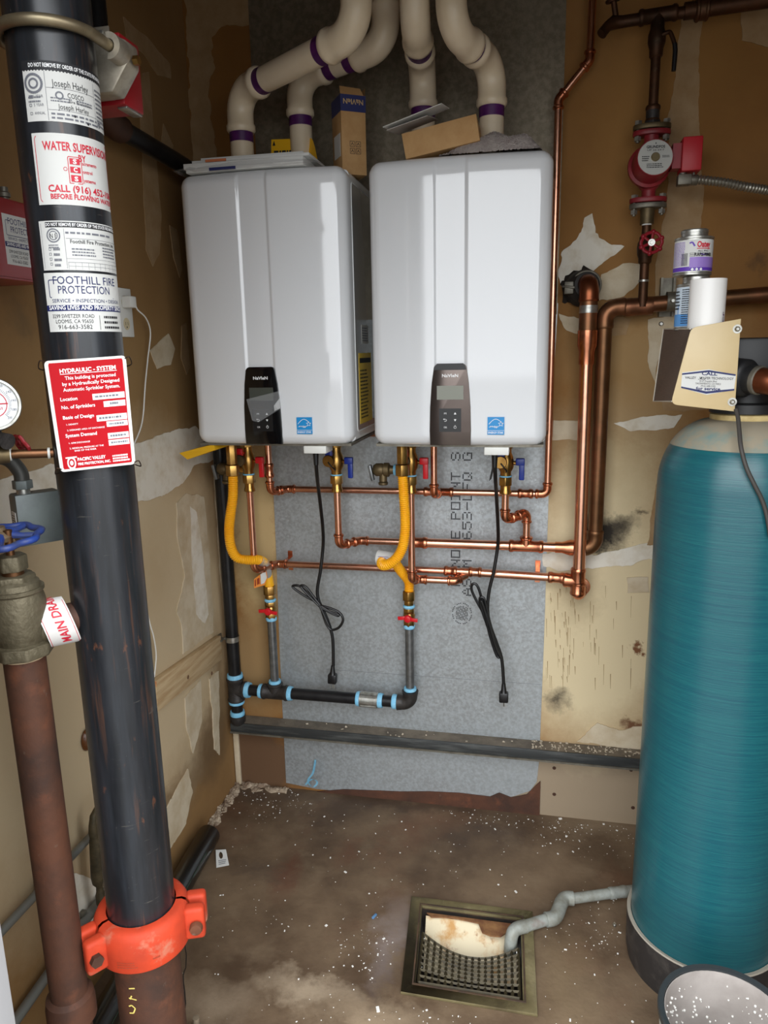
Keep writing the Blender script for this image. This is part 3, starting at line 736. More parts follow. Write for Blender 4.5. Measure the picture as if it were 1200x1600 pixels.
# tilted carton lid on the right heater
q = [at(627,196,-.325), at(744,164,-.325), at(750,206,-.325), at(634,236,-.325)]
tb = thing('small_box', 'flat cardboard box lying tilted on the right water heater', 'box', (.80, -.2, ZT))
u = (q[1]-q[0]).normalized(); dn = (q[3]-q[0]).normalized(); back = V((0, 1, 0)); dpt = .13
dz = min(p.z for p in q) - ZT - .001
q = [p - V((0, 0, dz)) if dz > 0 else p for p in q]
MB().prism(q, back*.13).build('box_body', CARD, tb, bevel=.0012)
dkc = mat('box_shadow_paper', (120,92,60), .8)
lf_ = thing('folded_leaflet', 'folded white leaflet sticking out behind the tilted cardboard box', 'leaflet', (.73, -.2, ZT+.03))
P = [at(598,199,-.335), at(690,162,-.335), at(702,170,-.27), at(614,206,-.27)]
MB().prism(P, V((0, .0, .0015))).build('front_sheet', PAPER, lf_, smooth=0)
P = [at(604,203,-.33), at(668,180,-.33), at(684,186,-.25), at(622,210,-.25)]
MB().prism(P, V((0, .0, -.0012))).build('back_sheet', mat('grey_paper', (186,180,174), .6), lf_, smooth=0)
# towel
ta = at(715, 228, -.2); tb2 = at(845, 210, -.2)
def towfn(a, b):
    x = ta.x-.03 + (tb2.x-ta.x+.03)*a; y = -.335+.2*b
    hgt = (.044+.010*math.sin(a*4.2-.6)+.016*noise.noise(V((a*5, b*4, 2))))*(1-abs(2*b-1)**4)*(1-abs(2*a-1)**6)*min(1, .45+a)
    return V((x + .01*noise.noise(V((a*3, b*6, 5))), y, ZT+.001+max(hgt, 0)+.005*abs(noise.noise(V((a*50, b*40, 1))))+.003*abs(noise.noise(V((a*95, b*80, 7))))))
o = MB().grid(towfn, 130, 80).build('towel', mat('terry_towel', (176,166,160), .95, col2=(150,138,134), scale=50, bump=.8, bscale=260), None)
tag(o, 'crumpled grey terry towel on top of the right water heater', 'towel')
yl = MB().prism([at(280,708,-.3), at(334,694,-.33), at(336,703,-.33), at(293,718,-.3)], (0, .12, .0)).build('yellow_tag', mat('yellow_card', (240,184,20), .5), None, smooth=0)
tag(yl, 'yellow card poking out below the left water heater next to the side wall', 'card')
# ================================================================== service valves under the heaters
YV = -.125                                  # depth of the heater connections
ZH = 1.2555                                 # underside of the heaters
def hx(x, y, Y=YV): return at(x, y, Y)
def iso_valve(label, x, Y, ztop, zbot, handle, cap, group='service valves under the water heaters'):
    """brass service valve: union on top, ball body, lever on the right, drain port in front"""
    t = thing('service_valve', label, 'valve', (x, Y, zbot), group)
    h = ztop - zbot; z = lambda k: zbot + h*k
    MB().hexa((x,Y,z(.82)), (x,Y,z(1)), .0215).build('union_nut', BRASS, t, bevel=.0015)
    MB().lathe([(.0,z(.30)-zbot),(.0155,z(.30)-zbot),(.0155,z(.40)-zbot),(.022,z(.47)-zbot),(.0235,z(.56)-zbot),(.021,z(.66)-zbot),(.0155,z(.74)-zbot),(.0155,z(.86)-zbot),(0,z(.86)-zbot)], (x,Y,zbot), n=20).build('valve_body', BRASS, t)
    MB().hexa((x,Y,z(.16)), (x,Y,z(.31)), .0198).build('coupling_nut', BRASS, t, bevel=.0015)
    MB().lathe([(0,0),(.0135,0),(.017,.002),(.017,h*.06),(.0145,h*.08),(.0145,h*.17),(0,h*.17)], (x,Y,zbot), n=18).build('solder_cup', BRASS, t)
    MB().cyl((x,Y,z(.313)), (x,Y,z(.335)), .0178).build('sealant_ring', DOPE, t)
    zb = z(.56)
    st = MB().cyl((x,Y,zb), (x+.034,Y-.004,zb), .006).build('valve_stem', BRASS, t)
    mb = MB().obox((x+.040,Y-.005,zb+.004), [V((1,0,0)),V((0,1,0)),V((0,0,1))], (.0125,.009,.010)).obox((x+.0445,Y-.006,zb-.022), [V((1,0,0)),V((0,1,0)),V((0,0,1))], (.0075,.006,.026))
    mb.build('lever_handle', handle, t, bevel=.003)
    zp = z(.60)
    MB().cyl((x,Y,zp), (x-.012,Y-.03,zp), .0105).build('drain_port', BRASS, t)
    MB().lathe([(0,0),(.0165,0),(.0175,.002),(.0175,.011),(.016,.013),(0,.013)], (x-.012,Y-.03,zp), V((-.05,-1,.0)), n=24).build('drain_cap', BRASS if cap else BRASSD, t)
    if cap: MB().tube(spline([(x-.012,Y-.044,zp-.002),(x-.004,Y-.046,zp-.012),(x+.004,Y-.036,zp-.024),(x+.002,Y-.02,zp-.03)]), .0022, 8).build('cap_strap', BLKP, t)
    mb = MB().cyl((x-.004,Y,z(.70)), (x-.012,Y-.026,z(.72)), .005).obox((x-.013,Y-.03,z(.74)), [V((1,0,0)),V((0,1,0)),V((0,0,1))], (.0105,.006,.012))
    mb.build('drain_handle', handle, t, bevel=.003)
    return t
zV = lambda y, x=525, Y=YV: at(x, y, Y).z
xh1, xc1, xh2, xc2 = hx(389,745).x, hx(526,745).x, hx(641,745).x, hx(790,745).x
iso_valve('brass service valve with red lever, beside the short yellow hose under the left heater', xh1, YV, ZH, zV(768,388), RED, False)
iso_valve('brass service valve with blue lever, under the left water heater', xc1, YV, ZH, zV(769), BLUE, True)
iso_valve('brass service valve with red lever, behind the long looped yellow hose', xh2, YV+.01, ZH, zV(772,640), RED, False)
iso_valve('brass service valve with blue lever, under the right water heater', xc2, YV, ZH, zV(772,790), BLUE, True)

def relief(label, x, z, Y, sx):
    t = thing('relief_valve', label, 'relief valve', (x, Y, z-.03), 'pressure relief valves')
    ax = V((1, 0, 0))
    MB().lathe([(0,0),(.013,0),(.016,.004),(.019,.008),(.019,.026),(.017,.03),(.0205,.032),(.0205,.046),(.013,.05),(.012,.062),(0,.062)], (x-.035,Y,z), ax, n=22).build('valve_body', BRASSD, t)
    MB().cyl((x-.006,Y,z), (x-.006,Y-.004,z-.034), .0115).build('outlet', BRASSD, t)
    MB().lathe([(.012,0),(.014,.002),(.014,.008),(.009,.010)], (x-.006,Y-.004,z-.044), V((0,0,1)), n=18).build('outlet_rim', BRASSD, t)
    MB().obox((x-.040,Y-.008,z-.008), [V((.97,0,.2)).normalized(),V((0,1,0)),V((-.2,0,.97)).normalized()], (.0045,.010,.023)).build('test_lever', STEEL, t, bevel=.0015)
    MB().cyl((x+.026,Y,z), (x+.033,Y,z), .0165).build('sealant_ring', DOPE, t)
    MB().cyl((x+.03,Y,z), (x+sx,Y,z), .011).build('branch_nipple', BRASS, t)
p = hx(602, 734, -.13); relief('dull bronze relief valve with grey lever, left of the long looped yellow hose', p.x, p.z, -.13, xh2-p.x-.012)
p = hx(357, 733, -.12); relief('dull bronze relief valve partly hidden behind the short yellow hose', p.x, p.z, -.12, xh1-p.x-.012)

# ================================================================== copper piping
Z_ = lambda x, y, Y: at(x, y, Y).z
def strap(parent, c, r, axis='x'):
    c = V(c); mb = MB()
    mb.tube([c + V((-.006,0,0)), c + V((.006,0,0))], r+.0012, 18, cap=False)
    for s in (-1, 1):
        mb.obox(c + V((0, .0+abs(c.y)-.005, s*(r+.012))), [V((1,0,0)),V((0,1,0)),V((0,0,1))], (.0075,.0012,.010))
        mb.obox(c + V((0, (abs(c.y)-.005)/2, s*(r+.0015))), [V((1,0,0)),V((0,1,0)),V((0,0,1))], (.006,(abs(c.y)-.005)/2,.0012))
    mb.build('pipe_strap', CUF, parent)
# --- recirculation line: drops from both heaters, runs right and climbs beside the right heater
r1 = .0098; YA = -.045; YW = -.10
c1 = thing('copper_line', 'slim copper line linking both heaters and climbing the wall beside the right heater', 'copper pipe', (.6, -.06, .95), 'copper water lines')
zA = Z_(600, 767, YA); xa = hx(421, 740, YW).x; xb = hx(678, 740, YW).x; xr = at(856, 740, YA).x
zA2 = zA
run(c1, [(xa,YW,ZH), (xa,YW,zA), (xa+.035,YA,zA), (xr,YA,zA2), (xr,YA,2.13), (xr+.075,YA,2.215), (xr+.082,YA,2.72)], r1, CU, Rb=.017, sock=.018, rf=.0122, fm=CUF)
zt = Z_(421,735,YW)
coupling(c1, (xa,YW,zt-.022), (xa,YW,zt+.022), .0122, CUF)
MB().hexa((xa,YW,ZH-.022), (xa,YW,ZH), .0165).build('union_nut', BRASS, c1, bevel=.001)
run(c1, [(xb,YW,ZH), (xb,YW,zA), (xb+.006,YA,zA)], r1, CU, Rb=.017, sock=.018, rf=.0122, fm=CUF)
MB().hexa((xb,YW,ZH-.022), (xb,YW,ZH), .0165).build('union_nut', BRASS, c1, bevel=.001)
tee(c1, (xb+.006,YA,zA), (1,0,0), (0,-1,0), .0122, .045, .03, CUF)
coupling(c1, (xr-.085,YA,zA), (xr-.04,YA,zA), .0122, CUF)
# --- cold line
r2 = .0105; YB = -.06
c2 = thing('copper_line', 'copper cold line from the blue-levered valves to the tall brown copper riser', 'copper pipe', (.7, -.08, .8), 'copper water lines')
zB_ = Z_(600, 846, YB); zv1 = zV(769); xk = at(932, 800, YB-.01).x; xbell = at(884, 850, YB).x
run(c2, [(xc1,YV,zv1+.006), (xc1,YV,zB_), (xc1+.05,YB,zB_), (at(650,846,YB).x,YB,zB_)], r2, CU, Rb=.018, sock=.019, rf=.013, fm=CUF)
xm = at(655, 846, YB).x
coupling(c2, (xm-.028,YB,zB_), (xm+.026,YB,zB_), .0158, CUF)
MB().cyl((xm,YB,zB_), (xbell,YB,zB_), .0142).build('pipe', CU, c2)
xt = at(822, 850, YB).x
tee(c2, (xt,YB,zB_), (1,0,0), (0,0,1), .0168, .05, .03, CUF)
zv2 = zV(772,790); ze = Z_(800, 812, YV); 
run(c2, [(xc2,YV,zv2+.006), (xc2,YV,ze), (xc2+.028,(YV+YB)/2,ze), (xt,YB,ze+.012), (xt,YB,zB_)], r2, CU, Rb=.016, sock=.015, rf=.013, fm=CUF)
MB().tube([(xbell-.03,YB,zB_),(xbell-.01,YB,zB_),(xbell+.012,YB,zB_),(xbell+.045,YB,zB_)], [.0165,.0165,.0235,.0235], 20).build('reducer', CUF, c2)
zHp = at(1000, 480, YB-.01).z
rb = .0205
run(c2, [(xbell+.03,YB,zB_), (xk,YB,zB_), (xk,YB-.01,zHp), (1.85,YB-.01,zHp+.035)], rb, CUD, Rb=.033, sock=.022, rf=.0232, fm=CUD, bead=.001)
xcp = at(995, 480, YB-.01).x
coupling(c2, (xcp-.03,YB-.01,zHp), (xcp+.04,YB-.01,zHp+.003), .0235, CUD, bead=.001)
# --- hot line
c3 = thing('copper_line', 'copper hot line from the red-levered valves to the thick bright copper drop', 'copper pipe', (.7, -.1, .7), 'copper water lines')
YC = -.05; zC = Z_(600, 888, YC); zC2 = zC
zvh1 = zV(768,388)
xT = at(722, 888, YC).x
run(c3, [(xh1,YV,zvh1+.006), (xh1,YV,zC), (xh1+.05,YC,zC), (xT,YC,zC)], r2, CU, Rb=.018, sock=.019, rf=.013, fm=CUF)
zvh2 = zV(772,640); zC3 = zC-.023
Y2 = YV+.01
run(c3, [(xh2,Y2,zvh2+.006), (xh2,Y2,zC3+.012), (xh2+.014,YC-.025,zC3), (xT-.02,YC-.025,zC3), (xT+.014,YC,zC3+.012)], r2, CU, Rb=.014, sock=.016, rf=.013, fm=CUF)
for xx in (xT-.055, xT+.02): coupling(c3, (xx,YC,zC), (xx+.04,YC,zC), .0135, CUF)
YD = -.085; xD = at(911, 700, YD).x
MB().cyl((xT-.005,YC,zC), (xD-.03,YC-.012,zC-.004), .0125).build('pipe', CU, c3)
coupling(c3, (xD-.085,YC-.01,zC-.003), (xD-.035,YC-.012,zC-.004), .0148, CUF)
strap(c3, (at(447,885,YC).x, YC, zC), .0105); strap(c3, (at(840,897,YC).x, YC, zC-.003), .0125)
zD0 = Z_(907, 930, YD); zD1 = Z_(921, 440, YD)
tee(c3, (xD,YD,zC-.005), (0,0,1), (-1,.35,0), .0205, .04, .04, CUF, bead=.0015)
run(c3, [(xD+.012,-.004,zD0), (xD+.002,YD,zD0), (xD,YD,Z_(918,560,YD))], .0175, CU, Rb=.022, sock=.02, rf=.0202, fm=CUF)
MB().lathe([(.0178,0),(.030,.0),(.028,.003),(.0178,.004)], (xD+.012,-.004,zD0), V((0,-1,0)), n=24).build('wall_collar', CUF, c3)
zr = Z_(919, 540, YD)
MB().tube([(xD,YD,zr-.05),(xD,YD,zr-.015),(xD,YD,zr+.0),(xD,YD,zr+.04)], [.0208,.0208,.0262,.0262], 22).build('reducer', CUF, c3)
run(c3, [(xD,YD,zr), (xD,YD,zD1), (xD-.01,-.01,zD1-.008)], .0238, CUD, Rb=.03, sock=.018, rf=.0262, fm=mat('brown_copper_elbow', (140,80,52), .36, .9, col2=(110,62,40), scale=12), bead=.0006)
coupling(c3, (xD,YD,zr+.085), (xD,YD,zr+.105), .0245, ZINC, bead=.0002)
bt = thing('rubber_boot', 'black rubber boot with clamp where the copper elbow enters the wall', 'pipe boot', (xD-.02, -.03, zD1-.04))
MB().lathe([(.026,0),(.034,.001),(.036,.012),(.043,.02),(.046,.045),(.05,.058)], (xD-.004,-.062,zD1-.006), V((-.18,1,-.1)), n=24).build('rubber_sleeve', mat('black_rubber', (34,30,27), .7, col2=(70,62,54), scale=25, lo=.5, hi=.8), bt)
MB().tube([V((xD-.006,-.052,zD1-.007)) + V((math.cos(a)*.0375, -.006*math.cos(a), math.sin(a)*.0375)) for a in [2*PI*i/24 for i in range(24)]], .003, 8, closed=True).build('clamp_band', DULLZ, bt)
mb = MB().obox((xD-.052,-.05,zD1-.012), [V((1,0,0)),V((0,1,0)),V((0,0,1))], (.012,.012,.016)).cyl((xD-.07,-.058,zD1-.008), (xD-.036,-.062,zD1-.012), .004)
mb.build('clamp_screw', DULLZ, bt, bevel=.002)
hole = MB(); P = jag([V((xD-.07,0,zD1-.05)),V((xD+.02,0,zD1-.06)),V((xD+.03,0,zD1+.02)),V((xD-.0,0,zD1+.045)),V((xD-.045,0,zD1+.04)),V((xD-.075,0,zD1-.005))], .012, .008, 4)
hole.prism([V((p.x,-.0008,p.z)) for p in P], (0,-.004,0)); o = hole.build('broken_hole', mat('hole_dark', (38,30,24), .95), wb, smooth=0)

# ================================================================== gas line
gs = thing('gas_pipe', 'black iron gas pipe in the corner with blue-sealed fittings and branches', 'gas pipe', (.1, -.06, .24))
YG = -.062; xG = at(366, 1040, YG).x; zG = Z_(500, 1087, YG); rg = .0185
MB().cyl((xG,YG,zG+.04), (xG,YG,1.9), .0212, 24).build('vertical_pipe', BLKIRON, gs)
def dope(c, d, r, l=.009): c = V(c); d = V(d); MB().lathe([(r*.9,-l),(r+.0045,-l*.7),(r+.006,0),(r+.004,l),(r*.9,l)], c, d, n=22).build('sealant_ring', DOPE, gs)
tee(gs, (xG,YG,zG), (0,0,1), (1,0,0), .026, .042, .036, BLKFIT, bead=.003, n=22, name='tee')
dope((xG,YG,zG+.047), (0,0,1), .0212); dope((xG,YG,zG-.047), (0,0,1), .0212, .006); dope((xG+.042,YG,zG), (1,0,0), .021)
zcap = Z_(367, 1125, YG)
MB().cyl((xG,YG,zcap+.02), (xG,YG,zG-.04), .0195, 22).build('drip_nipple', BLKIRON, gs)
MB().lathe([(0,-.012),(.018,-.012),(.026,-.002),(.0265,.012),(.0265,.02),(.02,.022)], (xG,YG,zcap), V((0,0,1)), n=22).build('drip_cap', BLKFIT, gs)
dope((xG,YG,zcap+.027), (0,0,1), .0195)
xg1 = at(430, 1075, YG).x; xg2 = at(641, 1090, YG).x
MB().cyl((xG+.03,YG,zG), (xg1,YG,zG), rg, 22).build('pipe', BLKIRON, gs)
tee(gs, (xg1,YG,zG), (1,0,0), (0,0,1), .0235, .045, .034, BLKFIT, bead=.003, n=22)
dope((xg1-.05,YG,zG), (1,0,0), rg); dope((xg1+.05,YG,zG), (1,0,0), rg); dope((xg1,YG,zG+.038), (0,0,1), .015, .006)
xu = at(577, 1090, YG).x
MB().cyl((xg1,YG,zG), (xu,YG,zG), rg, 22).build('pipe', BLKIRON, gs)
mb = MB(); mb.tube([(xu-.030,YG,zG),(xu+.030,YG,zG)], .0225, 22)
for k in range(8):
    a = 2*PI*k/8; mb.obox((xu, YG+.0235*math.cos(a), zG+.0235*math.sin(a)), [V((1,0,0)), V((0,math.cos(a),math.sin(a))), V((0,-math.sin(a),math.cos(a)))], (.026,.002,.003))
for s in (-1, 1): mb.tube([(xu+s*.026,YG,zG),(xu+s*.030,YG,zG)], .0255, 22)
mb.build('galvanized_coupling', ZINC, gs); dope((xu-.036,YG,zG), (1,0,0), rg); dope((xu+.036,YG,zG), (1,0,0), rg)
MB().cyl((xu,YG,zG), (xg2-.02,YG,zG), rg, 22).build('pipe', BLKIRON, gs)
dope((xg2-.052,YG,zG), (1,0,0), rg)
pth, t_, d0, d1 = fitting_path(V((xu,YG,zG)), V((xg2,YG,zG)), V((xg2,YG,zG+.3)), .026, .016)
MB().tube(pth, [.0265]+[.0235]*(len(pth)-2)+[.0265], 22).build('elbow', BLKFIT, gs)
dope((xg2,YG,zG+.048), (0,0,1), .015, .006)
def branch(x, ytop_px, px):
    zt_ = Z_(px, ytop_px, YG)
    MB().cyl((x,YG,zG+.03), (x,YG,zt_), .0138, 20).build('steel_nipple', STEEL, gs); return zt_
z1 = branch(xg1, 968, 423); z2 = branch(xg2, 980, 637)
pc_ = thing('pipe_clamp', 'zinc pipe clamp holding the black gas pipe to the side wall', 'pipe clamp', (xG-.03, YG, .55))
zcl = Z_(357, 997, YG)
MB().tube([(xG,YG,zcl-.009),(xG,YG,zcl+.009)], .0228, 24, cap=False).build('clamp_band', ZINC, pc_)
mb = MB().box((.001, YG-.012, zcl-.011), (.006, YG+.012, zcl+.011)).box((.006, YG-.009, zcl-.004), (xG-.02, YG-.003, zcl+.004)).cyl((xG-.028,YG-.03,zcl), (xG-.028,YG+.0,zcl), .004, 8)
mb.build('strut_channel', DULLZ, pc_)
def gas_valve(label, x, z0, z1_):
    t = thing('gas_valve', label, 'valve', (x, YG, z0), 'brass gas valves with red handles'); h = z1_-z0; Z = lambda k: z0+h*k
    MB().lathe([(.0168,-.006),(.0185,0),(.0168,.006)], (x,YG,Z(0)+.004), V((0,0,1)), n=20, cap=True).build('sealant_ring', DOPE, t)
    MB().hexa((x,YG,Z(.06)), (x,YG,Z(.22)), .0185).build('lower_hex', BRASS, t, bevel=.001)
    MB().lathe([(.0,0),(.013,0),(.018,h*.06),(.0185,h*.16),(.013,h*.24),(0,h*.24)], (x,YG,Z(.2)), V((0,0,1)), n=20).build('valve_body', BRASS, t)
    MB().hexa((x,YG,Z(.40)), (x,YG,Z(.54)), .0185).build('upper_hex', BRASS, t, bevel=.001)
    zh = Z(.31)
    MB().cyl((x,YG,zh), (x,YG-.028,zh), .006).build('valve_stem', BRASS, t)
    mb = MB(); mb.lathe([(0,0),(.012,0),(.013,.004),(.010,.010),(0,.011)], (x,YG-.022,zh), V((0,-1,0)), n=18)
    for s in (-1, 1): mb.obox((x+s*.019, YG-.026, zh+s*-.002), [V((.98,0,-.1*s)).normalized(),V((0,1,0)),V((.1*s,0,.98)).normalized()], (.012,.003,.0055))
    mb.build('red_handle', RED, t, bevel=.001)
    MB().lathe([(.0165,-.005),(.0195,0),(.0165,.005)], (x,YG,Z(.58)), V((0,0,1)), n=20, cap=True).build('sealant_ring', DOPE, t)
    MB().hexa((x,YG,Z(.62)), (x,YG,Z(.74)), .016).build('adapter_hex', BRASS, t, bevel=.001)
    MB().hexa((x,YG,Z(.75)), (x,YG,Z(1)), .0205).build('flare_nut', BRASS, t, bevel=.0015)
    return t
zt1 = Z_(419, 915, YG); zt2 = Z_(635, 923, YG)
gas_valve('brass gas valve with red handle, below the short yellow hose', xg1, z1, zt1)
gas_valve('brass gas valve with red handle, below the looped yellow hose', xg2, z2, zt2)
def hose(label, pts, silver=None):
    t = thing('gas_hose', label, 'gas hose', pts[-1], 'yellow flexible gas hoses')
    S = spline(pts, 10)
    corrugated(S, .0122, .0034, .0056).build('corrugated_hose', YEL, t)
    top = pts[0]
    MB().hexa(top+V((0,0,-.004)), top+V((0,0,.028)), .0205).build('flare_nut', BRASS, t, bevel=.0015)
    MB().hexa(top+V((0,0,.03)), V((top.x,top.y,ZH-.012)), .016).build('adapter_hex', BRASS, t, bevel=.001)
    MB().lathe([(.013,0),(.02,.002),(.02,.012),(.013,.014)], V((top.x,top.y,ZH-.014)), V((0,0,1)), n=22).build('sealant_ring', STEEL, t)
    return t
YHo = -.185
h1 = [at(364,741,YHo), at(364,775,YHo), at(360,805,YHo), at(358,830,-.18), at(361,855,-.175), at(370,871,-.165), at(388,875,-.145), at(404,875,-.12), at(414,882,-.085), at(418,900,-.065), V((xg1, YG, zt1-.004))]
g1 = hose('short yellow corrugated gas hose curling right beside the corner', h1)
g2 = hose('long yellow corrugated gas hose with a loop and white sticker', [at(629,741,YHo), at(631,775,YHo), at(633,805,YHo), at(633,830,YHo), at(629,855,-.185), at(619,873,-.185), at(606,882,-.18), at(597,882,-.165), at(600,874,-.125), at(615,878,-.095), at(627,893,-.075), V((xg2+.0, YG, zt2+.03)), V((xg2, YG, zt2-.004))])
sl = spline(h1[7:10], 6); MB().tube(resample(sl, .006), .0156, 16, cap=False).build('clear_sleeve', mat('silver_sleeve', (196,196,192), .2, .5), g1)
MB().tube([h1[9]+V((0,0,.012)), h1[10]+V((0,0,.004))], .0158, 16, cap=False).build('smooth_collar', YEL, g1)
tg = thing('hose_tag', 'small orange and yellow warning tag hanging from the short yellow hose', 'tag', at(408,912,-.1))
P = [at(397,905,-.1), at(416,890,-.092), at(418,903,-.09), at(414,914,-.09), at(397,919,-.1)]
MB().prism(P, (0,-.0006,0)).build('tag_card', mat('orange_tag', (232,140,50), .5), tg, smooth=0)
P = [at(407,897.5,-.1005), at(415,892,-.094), at(417,903,-.092), at(413,911,-.093), at(408,913,-.1)]
MB().prism(P, (0,-.0012,0)).build('tag_print', PAPER, tg, smooth=0)
put_print(tg, mat('brown_ink', (150,60,30), .6), [('r',.1,.1,.28,.9,1),('r',.45,.15,.8,.85,1)], quad_map(at(397,906,-.1012), at(407,899,-.1012), at(408,913,-.1012), at(397,918,-.1012)))
sp = at(603, 874, -.13)
wr = MB().tube([sp+V((-.026,.006,.004)), sp+V((.026,-.002,.0))], .022, 22, cap=False).build('sticker_wrap', PAPER, g2, label='white paper sticker wrapped round the loop')
put_print(wr, mat('purple_ink', (120,90,150), .6), [('c',0,0,.009,.0015),('r',-.02,.012,.018,.0135,1),('r',-.018,-.013,.018,-.0115,1)], lambda u, v: sp + V((u, -.0222+.5*v*v/.022, v)))

# ================================================================== power cords
def power_cord(label, pts, loops, plug, d):
    t = thing('coiled_cable', label, 'cable', plug, 'black power cords')
    MB().tube(spline(pts, 8), .0052, 10).build('cable', CORD, t)
    for L in loops: MB().tube(spline(L, 7), .0042, 8).build('cable_loop', CORD, t)
    MB().tube([pts[0]+V((0,0,.0)), pts[0]+V((0,0,-.036))], [.0085,.0065], 12).build('strain_relief', BLKP, t)
    d = V(d).normalized(); s = V((1,0,0)); s = (s-d*s.dot(d)).normalized(); n = d.cross(s)
    MB().tube([plug, plug+d*.022, plug+d*.03], [.006,.0085,.012], 12).build('plug_neck', BLKP, t)
    MB().obox(plug+d*.044, [s, n, d], (.014,.012,.016)).build('plug_body', BLKP, t, bevel=.004)
    for k in (-1, 1): MB().obox(plug+d*.068+s*.0065*k, [s, n, d], (.0008,.0032,.010)).build('prong', ZINC, t, smooth=0)
    MB().cyl(plug+d*.058+n*-.007, plug+d*.079+n*-.007, .0025, 10).build('prong', ZINC, t)
    return t
C = lambda L, Y: [at(x, y, Y) for x, y in L]
YP = -.09
pts = [V((at(494,717,-.3).x, -.302, 1.236)), at(495,740,-.28), at(499,775,-.2), at(504,820,-.13)] + C([(505,850),(501,890),(496,920),(498,938),(506,955),(515,978),(520,1000),(521,1040)], YP)
loops = [C([(498,942),(478,932),(459,919),(459,915),(470,917),(490,935),(500,946)], YP-.006), C([(500,948),(480,928),(470,916),(478,917),(492,935),(500,945)], YP-.012),
         C([(500,946),(515,950),(530,957),(536,968),(530,980),(518,984),(510,975),(503,955)], YP-.008), C([(500,946),(515,955),(528,960),(527,962),(512,955),(500,948)], YP-.014), C([(500,946),(508,965),(514,978),(505,958),(499,946)], YP-.016)]
power_cord('black power cord with a bow-shaped bundle below the left heater', pts, loops, at(520,1040,YP), (-.05, -.02, -1))
pts = [V((at(773,719,-.3).x, -.302, 1.236)), at(774,745,-.28), at(776,780,-.2), at(778,820,-.13)] + C([(778,850),(772,890),(764,925),(762,955),(767,980),(776,1005),(784,1030),(787,1068)], YP)
loops = [C([(762,970),(748,945),(738,925),(737,915),(742,912),(748,920),(755,945),(766,985)], YP-.006), C([(764,985),(752,950),(750,935),(756,935),(760,950),(768,985)], YP-.012),
         C([(762,968),(770,1000),(780,1024),(776,1024),(766,995),(760,968)], YP-.012), C([(762,975),(756,950),(752,940),(762,968),(772,1004),(779,1022)], YP-.018)]
power_cord('black power cord with a long narrow bundle below the right heater', pts, loops, at(787,1068,YP), (.02, -.02, -1))
# ================================================================== fire riser
RXc, RYc, RR = .36, -1.19, .0572
tocam = V((CAM.x-RXc, CAM.y-RYc, 0)).normalized(); A0 = math.atan2(tocam.y, tocam.x)
P0 = V((RXc, RYc, 1)) + tocam*RR
def rz(y):                                   # height on the riser's front for a picture row
    x = 79 + (y-100)*.1045; return hit(x, y, P0, tocam).z
BLKPIPE = mat('black_riser_paint', (30,32,35), .3, .1, col2=(42,44,48), scale=5, lo=.4, hi=.7, stretch=(12,12,1.2),
              layers=(((78,56,46), 5.5, .57, .68, 10, .8, (16,16,.9)), ((96,62,46), 20, .64, .70, 9, .75, (3,3,1.2)), ((52,56,62), 3, .5, .7, 4, .6), ((150,146,138), 60, .72, .76, 4, .6), ((96,92,86), 20, .66, .72, 6, .5, (1,1,8))))
rs = thing('fire_riser', 'thick black sprinkler riser pipe covered with paper inspection stickers', 'riser pipe', (RXc, RYc, 0))
zc_ = rz(1462)
MB().lathe([(RR,0),(RR,2.72-zc_)], (RXc,RYc,zc_), n=64).build('riser_pipe', BLKPIPE, rs)
MB().lathe([(RR,0),(RR,zc_)], (RXc,RYc,0), n=64).build('lower_pipe', RUST, rs, label='rusty brown lower pipe with yellow chalk marks')
def cyl_map(ang, z, off=.0009): return lambda u, v: V((RXc + (RR+off)*math.cos(A0+ang+u/RR), RYc + (RR+off)*math.sin(A0+ang+u/RR), z+v))
def sticker(y0, y1, s_left, width, name='sticker', m_=PAPER):
    """paper sticker wrapped on the riser; returns part, map, width, height with (0,0) at lower left"""
    z1_, z0_ = rz(y0), rz(y1); ang = math.asin(s_left); fn0 = cyl_map(ang, z0_, .0006); h = z1_-z0_
    st = MB().grid(lambda a, b: fn0(width*a, h*b), 30, 1).build(name, m_, rs, weld=False)
    return st, cyl_map(ang, z0_, .0011), width, h
chalk = cyl_map(-.5, rz(1560), .001)
put_print(rs, mat('yellow_chalk', (226,206,110), .8), [('l', [(-.012,-.03),(-.004,-.028),(.0,-.018),(-.006,-.012),(-.012,-.016)], .0025), ('l', [(-.008,.0),(-.004,.008)], .0025), ('l', [(-.010,.002),(.004,.0)], .0022), ('l', [(-.008,.022),(.003,.024)], .0025)], chalk, 'chalk_marks')
